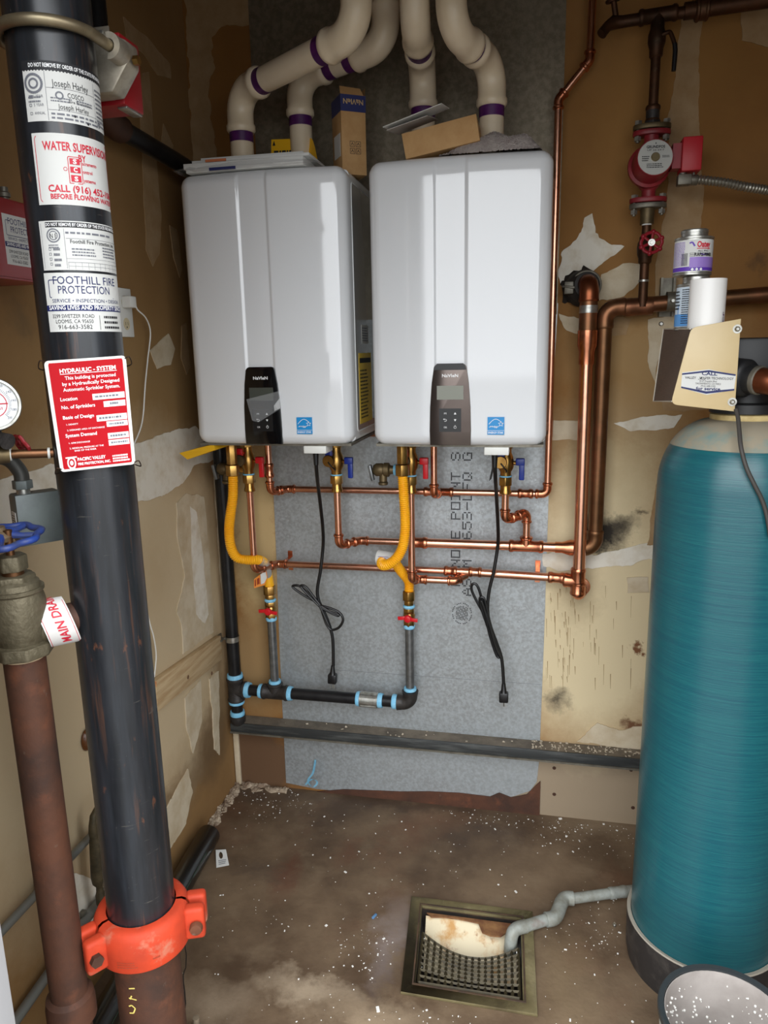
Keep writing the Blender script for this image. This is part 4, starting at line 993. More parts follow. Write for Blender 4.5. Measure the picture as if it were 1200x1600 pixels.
# 1. inspection tag with black header
st, fn, w_, h = sticker(110, 190, -.66, .125)
hd = cyl_map(math.asin(-.66), rz(110), .0006)
MB().grid(lambda a, b: hd(-.001+.126*a, .0125*b - .001), 30, 1).build('sticker_header', INK, rs, weld=False)
hf = cyl_map(math.asin(-.66), rz(110), .0011)
put_print(st, WINK, [('t', 'DO NOT REMOVE BY ORDER OF THE STATE FIRE MARSHAL', .010, .123, .0035, .0048, .02)], hf)
put_print(st, GINK, [('c', .014, h-.016, .011, .003), ('c', .014, h-.016, .0055, .0025), ('r', .029, .001, .0295, h-.001, 1), ('r', .03, h-.021, .095, h-.0206), ('r', .095, .002, .0954, h-.004, 1), ('r', .03, .014, .12, .0144)]
          + inkrows(.005, .025, h-.04, h-.03, 2, 1) + inkrows(.034, .060, .0235, .0305, 2, 2) + inkrows(.066, .092, .0235, .0305, 2, 5) + inkrows(.098, .122, .004, h-.008, 9, 6) + inkrows(.033, .12, .002, .012, 2, 7)
          + [('l', [(.006,.0295),(.012,.0295)], .004), ('l', [(.006,.018),(.009,.018),(.009,.021),(.006,.021),(.006,.018)], .0006), ('l', [(.006,.008),(.009,.008),(.009,.011),(.006,.011),(.006,.008)], .0006),
             ('t','1 YEAR',.013,.025,.0285,.0035), ('t','5 YEAR',.012,.025,.018,.0035), ('t','ANNUAL',.012,.026,.008,.0035), ('c',.045,h-.0295,.0042,.002)], fn)
put_print(st, INK, [('t', 'Joseph Harley', .037, .085, h-.019, .0085), ('t', 'Joseph Harley', .042, .083, .0155, .0065), ('t', 'COSCO', .055, .077, h-.031, .006), ('t', 'Fire Protection', .056, .088, h-.037, .0035), ('c', .062, .009, .0016, 0), ('c', .08, .003, .0016, 0)], fn)
# 2. water supervision sticker
st, fn, w_, h = sticker(208, 320, -.62, .115)
c = .062
put_print(st, REDINK, [('l', [(.006,.004),(.112,.004),(.114,.007),(.114,h-.007),(.112,h-.004),(.006,h-.004),(.004,h-.007),(.004,.007),(.006,.004)], .0008),
    ('t', 'WATER SUPERVISION', .014, .112, h-.021, .0105, .025), ('t', 'BY', .058, .068, h-.033, .0085, .02),
    ('l', [(.044,.028),(.060,.028),(.061,.030),(.061,.060),(.059,.0615),(.045,.0615),(.044,.060),(.044,.028)], .0009), ('r', .046,.052,.059,.0595), ('r', .046,.0415,.059,.049), ('r', .046,.030,.059,.0385),
    ('t', 'acramento', .062, .084, .0525, .0045, .02), ('t', 'ontrol', .062, .076, .042, .0045, .02), ('t', 'ystems', .062, .080, .031, .0045, .02), ('c', .040, .0455, .0022, .0007),
    ('t', 'CALL (916) 452-106', .016, .113, .0165, .0085, .025), ('t', 'BEFORE FLOWING WATER', .018, .113, .0075, .0062, .03)], fn)
put_print(st, WINK, [('t', 'S', .050, .055, .053, .0055, .04), ('t', 'C', .050, .055, .0427, .0055, .04), ('t', 'S', .050, .055, .0312, .0055, .04)], lambda u, v, f=cyl_map(math.asin(-.62), rz(320), .0014): f(u, v), 'emblem_letters')
# 3. state inspection tag
st, fn, w_, h = sticker(345, 422, -.68, .122)
put_print(st, INK, [('r', .010, h-.0085, .121, h-.0015)], cyl_map(math.asin(-.68), rz(422), .0009), 'header_bar')
put_print(st, WINK, [('t', 'DO NOT REMOVE BY ORDER OF THE STATE FIRE MARSHAL', .011, .12, h-.007, .0042, .02)], cyl_map(math.asin(-.68), rz(422), .0014))
put_print(st, GINK, [('c', .020, h-.019, .0085, .0016), ('c', .020, h-.019, .0055, .001), ('r', .003, .002, .0034, h-.003, 1), ('r', .034, .002, .0344, h-.01, 1), ('r', .036, h-.023, .118, h-.0226), ('r', .036, .010, .12, .0104), ('r', .036, .005, .12, .0053), ('r', .034, .015, .12, .0153)]
    + [('r', .036+.0085*i, .001, .0363+.0085*i, .010, 1) for i in range(10)] + inkrows(.012, .028, h-.036, h-.03, 2, 3) + inkrows(.036, .115, h-.018, h-.0125, 1, 4) + inkrows(.042, .075, .018, .03, 3, 5) + inkrows(.085, .116, .018, .034, 4, 6)
    + [('l', [(.012,.026-.0065*i),(.015,.026-.0065*i),(.015,.029-.0065*i),(.012,.029-.0065*i),(.012,.026-.0065*i)], .0005) for i in range(4)] + inkrows(.018, .028, .003, .031, 4, 9), fn)
put_print(st, INK, [('t', 'Foothill Fire Protection, Inc.', .041, .113, h-.029, .005, .01), ('t','N E',.0155,.0245,h-.0225,.006)], fn)
# 4. company sticker
def company(st, fn, w_, h):
    put_print(st, NAVY, [('t', 'FOOTHILL FIRE', .014, .106, h*.81, .0105), ('t', 'PROTECTION', .020, .092, h*.65, .0105), ('l', [(.02,h*.88),(.008,h*.88),(.007,h*.86),(.007,h*.60),(.009,h*.585),(.1,h*.585)], .0011),
        ('t', 'SERVICE • INSPECTION • DESIGN', .010, .112, h*.50, .0048), ('r', 0, h*.355, w_, h*.455)], fn)
    put_print(st, INK, [('t', '3299 SWETZER ROAD', .008, .064, h*.235, .0052), ('t', 'LOOMIS, CA 95650', .012, .062, h*.145, .0052), ('t', '916-663-3582', .015, .060, h*.045, .006), ('r', .071, h*.03, .0716, h*.28, 1)] + inkrows(.078, .11, h*.03, h*.3, 3, 4), fn)
st, fn, w_, h = sticker(426, 518, -.70, .122)
company(st, fn, w_, h)
put_print(st, WINK, [('t', 'SAVING LIVES AND PROPERTY SINCE', .004, .118, h*.378, .0056, .02)], cyl_map(math.asin(-.70), rz(518), .0014), 'banner_lettering')
# 5. orange grooved coupling
ORG = mat('orange_enamel', (196,66,38), .6, spec=.25, col2=(168,58,36), scale=12, lo=.45, hi=.7, layers=(((176,136,112), 18, .56, .72, 8, .75),), bump=.12, bscale=60)
cp = thing('pipe_coupling', 'orange grooved coupling clamped round the foot of the black riser', 'coupling', (RXc, RYc, zc_-.035))
zl, zh_ = rz(1500)-.005, rz(1453)+.008; hgt = zh_-zl
for k, (a0, a1) in enumerate(((A0-1.18, A0+1.30), (A0+1.38, A0+2*PI-1.26))):
    MB().lathe([(RR+.002,0),(RR+.022,0),(RR+.024,.004),(RR+.024,hgt-.014),(RR+.019,hgt-.004),(RR+.012,hgt),(RR+.002,hgt),(RR+.002,0)], (RXc,RYc,zl), n=30, a0=a0, a1=a1, ref=(1,0,0)).build('coupling_half', ORG, cp)
for s, am in ((1, A0+1.34), (-1, A0-1.22)):
    d = V((math.cos(am), math.sin(am), 0)); tg_ = V((-d.y, d.x, 0)); cc = V((RXc, RYc, zl+hgt/2)) + d*(RR+.034)
    for q_ in (-1, 1):
        MB().obox(cc + tg_*.017*q_, [d, tg_, V((0,0,1))], (.018,.0115,hgt*.42)).build('bolt_ear', ORG, cp, bevel=.007, seg=3)
    MB().cyl(cc + tg_*-.04 + d*.004, cc + tg_*.036 + d*.004, .0065, 14).build('bolt', RUST, cp)
    MB().lathe([(0,0),(.010,.001),(.0115,.005),(.0115,.010),(0,.010)], cc + tg_*-.043 + d*.004, tg_, n=14).build('bolt_head', RUST, cp)
    MB().hexa(cc + tg_*.029 + d*.004, cc + tg_*.038 + d*.004, .011).build('nut', RUST, cp)
dfr = V((math.cos(A0-.15), math.sin(A0-.15), 0))
put_print(cp, mat('dark_orange', (150,60,36), .6), inkrows(-.03, -.005, .012, .026, 3, 3) + inkrows(.012, .022, .02, .026, 1, 4), lambda u, v: V((RXc + (RR+.0246)*math.cos(A0-.1+u/RR), RYc + (RR+.0246)*math.sin(A0-.1+u/RR), zl+v)), 'cast_lettering')
# 6. hanging red sign
n_ = tocam; Ps = P0 + n_*.006
tl, tr, br, bl = [hit(x, y, Ps, n_) for x, y in ((68,562), (196,553), (212,727), (95,740))]
sg = thing('sprinkler_sign', 'red and white metal sprinkler system sign wired to the black riser', 'sign', (tl+br)/2 - V((0,0,.08)))
def rq(off, k0, k1, rad):
    f = quad_map(tl, tr, br, bl, n_*off); out = []
    for cx_, cy_, a0 in ((k1-rad, k1-rad, 0), (k0+rad, k1-rad, 90), (k0+rad, k0+rad, 180), (k1-rad, k0+rad, 270)):
        for i in range(5):
            a = math.radians(a0+22.5*i); out.append(f(cx_+rad*math.cos(a), cy_+rad*math.sin(a)*.75))
    return out
MB().prism(rq(0, 0, 1, .05), n_*.0012).build('sign_plate', mat('sign_white', (216,214,210), .5, spec=.3), sg, smooth=0)
f = quad_map(tl, tr, br, bl, n_*.0014)
inner = [f(.055,.035), f(.945,.035), f(.955,.05), f(.955,.95), f(.945,.965), f(.055,.965), f(.045,.95), f(.045,.05)]
MB().prism(inner, n_*.0004).build('red_field', mat('sign_red', (176,6,22), .5, spec=.15), sg, smooth=0)
f2 = quad_map(tl, tr, br, bl, n_*.0021)
put_print(sg, WINK, [('t','HYDRAULIC - SYSTEM',.17,.86,.875,.035,.03), ('r',.17,.862,.87,.867), ('t','This building is protected',.22,.85,.815,.03,.01), ('t','by a Hydraulically Designed',.18,.89,.765,.03,.01), ('t','Automatic Sprinkler System.',.18,.89,.715,.03,.01),
    ('t','Location',.13,.34,.635,.03,.015), ('r',.53,.622,.94,.675), ('t','No. of Sprinklers',.13,.55,.565,.03,.015), ('r',.66,.552,.94,.603), ('t','Basis of Design',.13,.52,.475,.03,.015), ('r',.55,.43,.945,.485),
    ('t','1. DENSITY',.16,.31,.42,.014,.01), ('t','2. DESIGNED AREA OF DISCHARGE',.16,.64,.37,.014,.01), ('r',.67,.375,.945,.422), ('t','System Demand',.13,.53,.315,.03,.015), ('r',.67,.265,.945,.318), ('r',.67,.205,.945,.255),
    ('t','1. GPM DISCHARGE',.16,.43,.255,.014,.01), ('t','2. RESIDUAL PRESSURE AT THE',.16,.60,.208,.014,.01), ('t','BASE OF THE RISER',.22,.50,.184,.014,.01),
    ('t','PACIFIC VALLEY',.24,.61,.098,.028,.03), ('t','FIRE PROTECTION, INC.',.24,.67,.058,.022,.03)] + inkrows(.70, .94, .05, .12, 3, 4, .014)
    + [('l', [(.09,.135),(.235,.135)], .012), ('c',.16,.085,.048,.018), ('c',.16,.085,.022,0), ('r',.125,.02,.195,.045)], f2)
put_print(sg, GINK, inkrows(.56, .92, .635, .66, 1, 1, .016) + inkrows(.74, .85, .565, .59, 1, 2, .02) + inkrows(.58, .93, .44, .475, 1, 3, .018) + inkrows(.7, .93, .385, .41, 1, 4, .016) + inkrows(.7, .93, .278, .3, 1, 5, .018) + inkrows(.7, .93, .218, .24, 1, 6, .016), quad_map(tl, tr, br, bl, n_*.0026), 'filled_in_figures')
WIRE = mat('dark_wire', (70,52,40), .5, .6)
for (x, y, s) in ((70,566,-1), (195,560,1), (96,733,-1), (210,722,1)):
    p = hit(x, y, Ps, n_)+n_*.002; rt = V((-n_.y, n_.x, 0))
    MB().tube(spline([p, p+rt*s*.006+n_*.0025+V((0,0,.002)), p+rt*s*.009-n_*.012+V((0,0,-.008)), p+rt*s*.004-n_*.06+V((0,0,-.012))]), .0009, 6).build('tie_wire', WIRE, sg)

# ------------------------------------------------------------------ waterflow switch clamped behind the riser
zu = hit(80, 36, P0, tocam).z
ws = thing('waterflow_switch', 'waterflow switch with red housing and u-bolt clamped to the riser top', 'flow switch', (RXc, RYc+.08, zu-.08))
RU = RR+.0085; up = []
for i in range(17):
    a = PI + PI*i/16; up.append(V((RXc+RU*math.cos(a), RYc+RU*math.sin(a), zu)))
up = [V((RXc-RU, RYc+.095, zu))] + up + [V((RXc+RU, RYc+.095, zu))]
MB().tube(spline(up, 3), .0076, 14).build('u_bolt', mat('aged_zinc', (150,138,112), .42, .75, col2=(124,108,84), scale=30, lo=.4, hi=.7), ws)
CAST = mat('cast_aluminium', (172,164,148), .45, .6, col2=(140,132,118), scale=40, lo=.4, hi=.7)
for s in (-1, 1):
    xx = RXc + s*RU; yy = RYc+.035
    out = []
    for i in range(13):
        a = math.radians(-100+200*i/12); out.append((.0175*math.cos(a), .0175*math.sin(a)))
    for i in range(13):
        a = math.radians(100-200*i/12); out.append((.009*math.cos(a), .009*math.sin(a)))
    MB().prism([V((xx+s*x, yy, zu+z)) for x, z in out], (0, .03, 0)).build('saddle_jaw', CAST, ws)
mb = MB(); yb = RYc+.062
mb.prism([V((RXc-.05, yb, zu-.05)), V((RXc+.05, yb, zu-.05)), V((RXc+RU+.012, yb, zu-.014)), V((RXc+RU+.012, yb, zu+.016)), V((RXc+.05, yb, zu+.028)), V((RXc-.05, yb, zu+.028)), V((RXc-RU-.012, yb, zu+.016)), V((RXc-RU-.012, yb, zu-.014))], (0, .035, 0))
mb.build('saddle', CAST, ws, bevel=.004)
yp = RYc+.098
pz0, pz1 = zu-.048, zu+.052
px1 = RXc+.032
MB().box((RXc-.06, yp, pz0), (px1, yp+.004, pz1)).build('cover_plate', CAST, ws, bevel=.0015)
RBOX = mat('red_enamel_box', (140,14,24), .45)
rb_ = MB().box((RXc-.06, yp+.004, pz0-.006), (px1+.014, yp+.06, pz1-.008)).build('red_housing', RBOX, ws, bevel=.003)
MB().box((px1-.004, yp+.012, pz0-.009), (px1+.012, yp+.058, pz0-.005)).build('housing_clip', ZINC, rb_, bevel=.001)
for z in (pz1-.008, pz0+.01): MB().lathe([(0,0),(.0035,0),(.003,.002),(0,.0025)], (px1-.012, yp, z), V((0,-1,0)), n=10).build('screw', ZINC, ws)
MB().lathe([(0,0),(.0065,0),(.0065,.008),(0,.008)], (RXc+RU+.016, yb+.012, zu-.008), V((1,0,0)), n=6).build('nut', BRASS, ws)
# red sprinkler cabinet on the side wall
cabx = .10; a_ = atX(0, 303, cabx); b_ = atX(58, 440, cabx)
y1_ = atX(62, 430, cabx).y+.02; z0_, z1_ = atX(40, 440, cabx).z, atX(40, 318, cabx).z
sb = thing('sprinkler_cabinet', 'red metal spare sprinkler cabinet on the side wall, left of the riser', 'cabinet', (.05, y1_-.17, z0_))
RC = mat('red_cabinet', (150,36,40), .4, coat=.2)
MB().box((.0005, y1_-.34, z0_), (cabx, y1_, z1_)).build('cabinet_body', RC, sb, bevel=.003)
MB().box((cabx, y1_-.338, z0_+.004), (cabx+.004, y1_-.004, z1_-.004)).build('cabinet_door', RC, sb, bevel=.0015)
ty0 = y1_-.018
sw, shh = .122, .085; zs0 = atX(30, 416, cabx).z
stc = MB().box((cabx+.004, ty0-.122+.03, zs0), (cabx+.0045, ty0+.03-.012, zs0+shh)).build('sticker', PAPER, sb, smooth=0)
fn = lambda u, v: V((cabx+.0048, ty0-.092+u*.9, zs0+v)); company(stc, fn, .122, shh)
put_print(stc, WINK, [('t', 'SAVING LIVES AND PROPERTY SINCE', .004, .112, shh*.378, .0056, .02)], lambda u, v: V((cabx+.0052, ty0-.092+u*.9, zs0+v)), 'banner_lettering')
kb = atX(5, 296, .12); kn = MB().lathe([(0,0),(.006,0),(.006,.012),(.010,.013),(.010,.02),(.007,.022),(.007,.03),(0,.03)], (kb.x-.06, kb.y+.08, z1_), V((0,0,1)), n=12).build('bolt_head', DULLZ, sb)

# ------------------------------------------------------------------ gauge, trim valve and junction box
gg = atD(-12, 632, 1.04); gd = (CAM-gg).normalized(); gd = (gd + V((.25,-.1,.05))).normalized()
gt = thing('pressure_gauge', 'round white pressure gauge with metal rim at the edge beside the red sign', 'gauge', gg - V((0,0,.05)))
gu = V((0,0,1)); gr = gu.cross(gd).normalized(); gu = gd.cross(gr)
MB().lathe([(0,-.03),(.034,-.03),(.038,-.02),(.038,.002),(.0365,.005),(.0335,.0052),(.033,.001),(.033,-.001),(0,-.001)], gg, gd, n=40).build('gauge_case', ZINC, gt)
dial = MB().lathe([(0,0),(.0325,0)], gg, gd, n=40).build('dial', mat('dial_white', (232,234,236), .4), gt, weld=False)
fn = lambda u, v: gg + gr*u + gu*v + gd*.0008
ticks = []
for i in range(51):
    a = math.radians(225-270*i/50); r0, r1_ = (.021, .0245) if i % 5 else (.0205, .026)
    ticks.append(('l', [(r0*math.cos(a), r0*math.sin(a)), (r1_*math.cos(a), r1_*math.sin(a))], .0005))
nums = [('t', str(20*i), .0285*math.cos(math.radians(225-27*i))-.003, .0285*math.cos(math.radians(225-27*i))+.003, .0285*math.sin(math.radians(225-27*i))-.0015, .0035) for i in range(11)]
put_print(dial, GINK, ticks+nums, fn); put_print(dial, REDINK, [('c', 0, 0, .0185, .0012), ('t','PSI',.002,.012,-.008,.004), ('r',.0,-.0006,.02,.0012)], fn, 'red_scale')
vx = atD(12, 690, 1.05)
mt_ = thing('trim_valve', 'small bronze trim valve with red wheel below the pressure gauge', 'valve', vx - V((0,0,.03)))
MB().tube([gg-gd*.02-gu*.03, gg-gd*.02-gu*.045, vx+V((0,0,.0))], [.008,.010,.012], 14).build('gauge_stem', BLKFIT, mt_)
pL = atD(-20, 712, 1.06); pM = atD(14, 710, 1.075); pR = atD(80, 708, 1.095); pE = V((RXc, RYc, pR.z)) - tocam*.0
MB().tube([pL, pM], .0125, 14).build('valve_body', BRASSD, mt_)
MB().tube([pM, pR, pR.lerp(pE, .5)], .0068, 16).build('copper_nipple', CUD, mt_)
MB().tube([pM.lerp(pR,-.03), pM.lerp(pR,.06)], .0095, 14).build('thread_tape', WPL, mt_)
MB().tube([pR.lerp(pM,.08), pR.lerp(pM,.02)], .0085, 14).build('thread_tape', WPL, mt_)
wc = atD(36, 697, 1.09); wd_ = V((.35,.6,.3)).normalized(); wa, wb_ = perp(wd_); mb = MB()
mb.tube([wc + (wa*math.cos(2*PI*i/30) + wb_*math.sin(2*PI*i/30))*(.0165+.002*math.cos(12*PI*i/30)) for i in range(30)], .003, 8, closed=True)
for i in range(3):
    a = PI*i/3; mb.tube([wc + (wa*math.cos(a)+wb_*math.sin(a))*.016, wc - (wa*math.cos(a)+wb_*math.sin(a))*.016], .0022, 8)
mb.build('red_wheel', mat('red_wheel_paint', (128,28,34), .45), mt_)
jb = thing('junction_box', 'grey metal junction box with conduit elbow below the trim valve', 'junction box', atD(62, 845, 1.12))
A_ = atD(25, 768, 1.12); nB = V((.80,-.60,0)).normalized(); tB = V((.60,.80,0)).normalized()
jc = atD(60, 806, 1.2)
GREYB = mat('grey_box_steel', (112,120,118), .5, .3, col2=(98,104,104), scale=20)
MB().obox(jc, [tB, nB, V((0,0,1))], (.036,.022,.040)).build('box_body', GREYB, jb, bevel=.004)
MB().obox(jc + nB*.023, [tB, nB, V((0,0,1))], (.0375,.0012,.0415)).build('cover_plate', GREYB, jb, bevel=.001)
s_ = jc - tB*.0365 + V((0,0,-.004))
lbx = MB().obox(s_, [tB, nB, V((0,0,1))], (.0006,.010,.016)).build('box_label', PAPER, jb, smooth=0)
put_print(lbx, INK, inkrows(-.008, .008, -.012, .012, 6, 3), lambda u, v: s_ - tB*.0009 + nB*u + V((0,0,v)))
hx0 = jc + V((0,0,.04)) - tB*.018
MB().tube([hx0, hx0+V((0,0,.008))], .0105, 14).build('connector_collar', ZINC, jb)
MB().hexa(hx0+V((0,0,.008)), hx0+V((0,0,.022)), .0155).build('connector_nut', GREYB, jb, bevel=.001)
mb = MB(); ce = spline([hx0+V((0,0,.02)), hx0+V((-.002,0,.036)), hx0+V((-.016,-.006,.056)), hx0+V((-.045,-.02,.066))], 8)
MB().tube(resample(ce, .003), .0115, 14).build('conduit_elbow', mat('dark_conduit', (72,72,68), .5, .3), jb)
# ------------------------------------------------------------------ main drain valve
DXc, DYc = .267, -1.283; D0 = V((DXc, DYc, 1)); dn_ = V((CAM.x-DXc, CAM.y-DYc, 0)).normalized()
dz_ = lambda x, y: hit(x, y, D0 + dn_*.03, dn_).z
dv = thing('drain_valve', 'dull bronze angle valve with blue handwheel joined to the riser', 'valve', (DXc, DYc, dz_(40,1030)))
zb0 = dz_(40, 1030); zb1 = dz_(30, 925); zb2 = dz_(20, 905); zb3 = dz_(20, 880); zw = dz_(10, 848)
BR = mat('weathered_bronze', (112,104,84), .55, .55, col2=(88,80,62), scale=30, lo=.4, hi=.7, bump=.35, bscale=130)
H = zb1-zb0
MB().lathe([(.026,0),(.040,.002),(.041,.016),(.035,.020),(.0375,.03),(.0415,H*.5),(.040,H*.8),(.037,H*.92),(.040,H*.95),(.040,H),(0,H)], (DXc,DYc,zb0), n=32).build('valve_body', BR, dv)
MB().tube([(DXc,DYc,zb0-.002),(DXc,DYc,zb0+.018)], .044, 8).build('outlet_hex', BR, dv, bevel=.003)
MB().lathe([(.036,0),(.034,.008),(.026,.014),(.026,.020)], (DXc,DYc,zb1), n=28).build('bonnet', BR, dv)
MB().hexa((DXc,DYc,zb1+.004), (DXc,DYc,zb1+.020), .031).build('bonnet_hex', BR, dv, bevel=.003)
MB().cyl((DXc,DYc,zb1+.018), (DXc,DYc,zb1+.028), .0155).build('stem_thread', CUD, dv)
MB().hexa((DXc,DYc,zb1+.026), (DXc,DYc,zb1+.050), .0225).build('packing_nut', BR, dv, bevel=.003)
MB().cyl((DXc,DYc,zb1+.045), (DXc,DYc,zw+.012), .006, 12).build('stem', CUD, dv)
BLW = mat('blue_wheel_paint', (34,62,138), .45, col2=(60,66,92), scale=30)
mb = MB(); cw = V((DXc-.012, DYc-.0, zw)); tilt = Matrix.Rotation(.12, 3, V((1,0,0)))
ringp = []
for i in range(48):
    a = 2*PI*i/48; q_ = .052 + .0035*math.cos(8*a); ringp.append(cw + tilt @ V((q_*math.cos(a), q_*math.sin(a), 0)))
mb.tube(ringp, .0052, 10, closed=True)
for i in range(5):
    a = 2*PI*i/5+.3; d = tilt @ V((math.cos(a), math.sin(a), 0)); mb.tube([cw + d*.012 + V((0,0,.004)), cw + d*.03+V((0,0,.001)), cw + d*.05], [.006,.0048,.005], 8)
mb.build('handwheel', BLW, dv)
MB().lathe([(0,-.004),(.016,-.004),(.018,.003),(.012,.010),(.008,.011),(.008,.017),(0,.017)], cw, tilt @ V((0,0,1)), n=20).build('wheel_hub', mat('rusty_hub', (110,92,70), .6, .3), dv)
zin = dz_(95, 985)+.004
rv = V((RXc, RYc, zin)); dvp = V((DXc, DYc, zin)); dd = (rv-dvp).normalized()
MB().lathe([(.022,.0),(.0285,.022),(.0300,.028),(.0305,.042),(.028,.046),(.026,.046)], dvp, dd, n=26).build('inlet_socket', BR, dv)
MB().cyl(dvp+dd*.05, rv-dd*.02, .0245, 24).build('inlet_nipple', RUST, dv)
# MAIN DRAIN plate hung on the nipple
ms = thing('drain_sign', 'small curved white sign with red MAIN DRAIN lettering on the inlet pipe', 'sign', dvp+dd*.08-V((0,0,.05)))
sidev = V((0,0,1)).cross(dd).normalized()
if sidev.dot(CAM-dvp) < 0: sidev = -sidev
cen = dvp+dd*.050
def msf(u, v, off=.0):          # u along the pipe, v angle-wise upward
    a = v/.0345; r_ = .0345+off
    return cen + dd*(u - .010*math.sin(a)) + sidev*r_*math.cos(a) + V((0,0,1))*r_*math.sin(a)*1.1
MB().grid(lambda a, b: msf(-.022+.044*a, -.042+.098*b), 4, 30).build('sign_plate', mat('sign_white', (216,214,210), .5, spec=.3), ms)
put_print(ms, REDINK, [('t', 'MAIN DRAIN', 0, 1, 0, 1, .02)], lambda u, v: msf(.009-.0175*v*.75, -.026+.085*u, .0008), 'printed_lettering')
put_print(ms, REDINK, [('l', [(-.0195,-.038+.009*i) for i in range(10)], .0007), ('l', [(.0195,-.038+.009*i) for i in range(10)], .0007)], lambda u, v: msf(u, v, .0008), 'printed_border')
# drain pipe
dp = thing('drain_pipe', 'rusty brown drain pipe standing below the bronze angle valve', 'pipe', (DXc, DYc, 0))
zcol = dz_(110, 1590)
MB().lathe([(.0302,0),(.0302,zb0-zcol)], (DXc,DYc,zcol), n=36).build('pipe', RUST, dp)
MB().lathe([(.030,.0),(.038,-.006),(.040,-.02),(.040,-.05),(.0302,-.055)], (DXc,DYc,zcol+.024), n=36).build('collar', RUST, dp)
MB().lathe([(.0302,0),(.0302,zcol)], (DXc,DYc,0), n=36).build('lower_pipe', RUST, dp)
MB().lathe([(.0305,0),(.0318,.003),(.0305,.006)], (DXc,DYc,zb0-.007), n=36).build('thread_tape', mat('old_tape', (180,160,130), .8), dp)
# ================================================================== on the side wall
I3 = [V((1,0,0)), V((0,1,0)), V((0,0,1))]
ot = thing('wall_outlet', 'white double wall outlet beside the riser stickers', 'outlet', atX(196, 528, 0))
a = atX(182, 449, 0); b = atX(208, 527, 0); yA, yB, zA_, zB2 = a.y-.01, b.y, b.z, a.z
MB().box((.0003, yA, zA_), (.005, yB, zB2)).build('face_plate', WPL, ot, bevel=.002)
for k in (.27, .72):
    zc2 = zA_+(zB2-zA_)*k; yc2 = (yA+yB)/2
    MB().lathe([(0,.0052),(.015,.0052),(.016,.004),(.016,.002)], (0, yc2, zc2), V((1,0,0)), n=20).build('socket', mat('ivory_plastic', (214,200,164), .4), ot)
    if k < .5: put_print(ot, INK, [('r',-.006,-.003,-.0045,.005,1),('r',.0045,-.003,.006,.005,1),('c',0,-.008,.0022,0)], lambda u, v: V((.0056, yc2+u, zc2+v)), 'socket_slots')
ad = MB().box((.0054, yc2-.016, zc2-.015), (.03, yc2+.014, zc2+.013)).build('power_adapter', WPL, None, bevel=.003)
tag(ad, 'small white power adapter plugged into the upper wall socket', 'adapter')
wp = [V((.026, yc2+.012, zc2-.002)), atX(215,484,.03), atX(228,497,.03), atX(235,520,.025), atX(231,560,.02), atX(227,600,.02), atX(222,660,.02), atX(207,700,.02), atX(195,735,.02), atX(195,780,.02), atX(215,880,.02), atX(232,965,.02), atX(240,995,.02), atX(244,1025,.015), atX(241,1058,.012)]
o = MB().tube(spline(wp, 8), .0018, 8).build('white_wire', WPL, None); tag(o, 'thin white wire hanging down the side wall from the outlet adapter', 'wire')
wbz = lambda x, y, X: atX(x, y, X)
P = [wbz(245,1064,.02), wbz(247,1112,.02), wbz(362,1016,.02), wbz(358,982,.02)]
P[2].y = P[3].y = -.084
wd = thing('wooden_board', 'raw wooden board nailed level on the side wall beside the gas pipe', 'board', (.01, -.28, .51))
MB().prism([V((.0005, p.y, p.z)) for p in P], (.019, 0, 0)).build('plank', WOOD, wd, bevel=.001)
for (x, y) in ((294,1058), (331,1052)):
    p = wbz(x, y, .0197); MB().lathe([(0,.0004),(.006,.0003),(.0065,0)], p, V((1,0,0)), n=14).build('knot', mat('wood_knot', (110,80,56), .8), wd)
MB().box((.0006, P[0].y-.0015, P[1].z+.001), (.0192, P[0].y+.0005, P[0].z-.001)).build('end_grain', mat('end_grain', (206,160,112), .8, col2=(180,120,80), scale=60), wd, smooth=0)
# black pipe high on the side wall
bp = thing('black_wall_pipe', 'black iron pipe running along the side wall behind the red housing to the left heater', 'pipe', (.06, -.4, 2.0))
A_ = atX(178, 196, .06); B_ = atX(300, 268, .06)
dr = (B_-A_).normalized()
MB().cyl(A_+dr*.01, V((.06, -.03, B_.z)), .0225, 22).build('pipe', BLKIRON, bp)
pth = [A_+dr*.03, A_+dr*.0, A_+V((0,-.022,.008)), A_+V((0,-.03,.03)), A_+V((0,-.03,.09))]
MB().tube(spline(pth, 5), .030, 18).build('elbow', mat('rusty_elbow', (70,44,30), .6, .3, col2=(50,34,26), scale=20), bp)
MB().cyl(A_+V((0,-.03,.08)), A_+V((0,-.03,.7)), .0225, 20).build('riser_pipe', BLKIRON, bp)
# conduits low on the side wall
def conduit(label, x0, y0, x1, y1, X=.02, r=.009):
    a = atX(x0, y0, X); b = atX(x1, y1, X); d = (b-a).normalized()
    t = thing('conduit', label, 'conduit', (a+b)/2)
    MB().cyl(a-d*.3, b+d*.12, r, 14).build('tube', mat('grey_conduit', (140,142,138), .45, .6), t)
    MB().obox((a+b)/2 + V((-.009,0,.0)), I3, (.006,.006,.018)).build('tube_strap', DULLZ, t, bevel=.001)
conduit('upper grey conduit along the side wall behind the rusty drain pipe', 10, 1447, 115, 1335)
conduit('lower grey conduit along the side wall ending beside the orange coupling', 122, 1455, 150, 1415, .02, .011)
p = atX(136, 1160, .004); o = MB().lathe([(0,.012),(.012,.011),(.018,.006),(.02,0),(0,0)], p, V((1,0,0)), n=22).build('brown_knob', mat('brown_lacquer', (96,58,28), .3), None)
for v_ in o.data.vertices: v_.co.z *= 1.35
tag(o, 'shiny brown oval knob on the side wall behind the riser', 'knob')
X0 = .06; bf = thing('hose_fitting', 'dirty bronze hose fitting standing behind the riser near the conduits', 'pipe fitting', atX(160, 1430, X0))
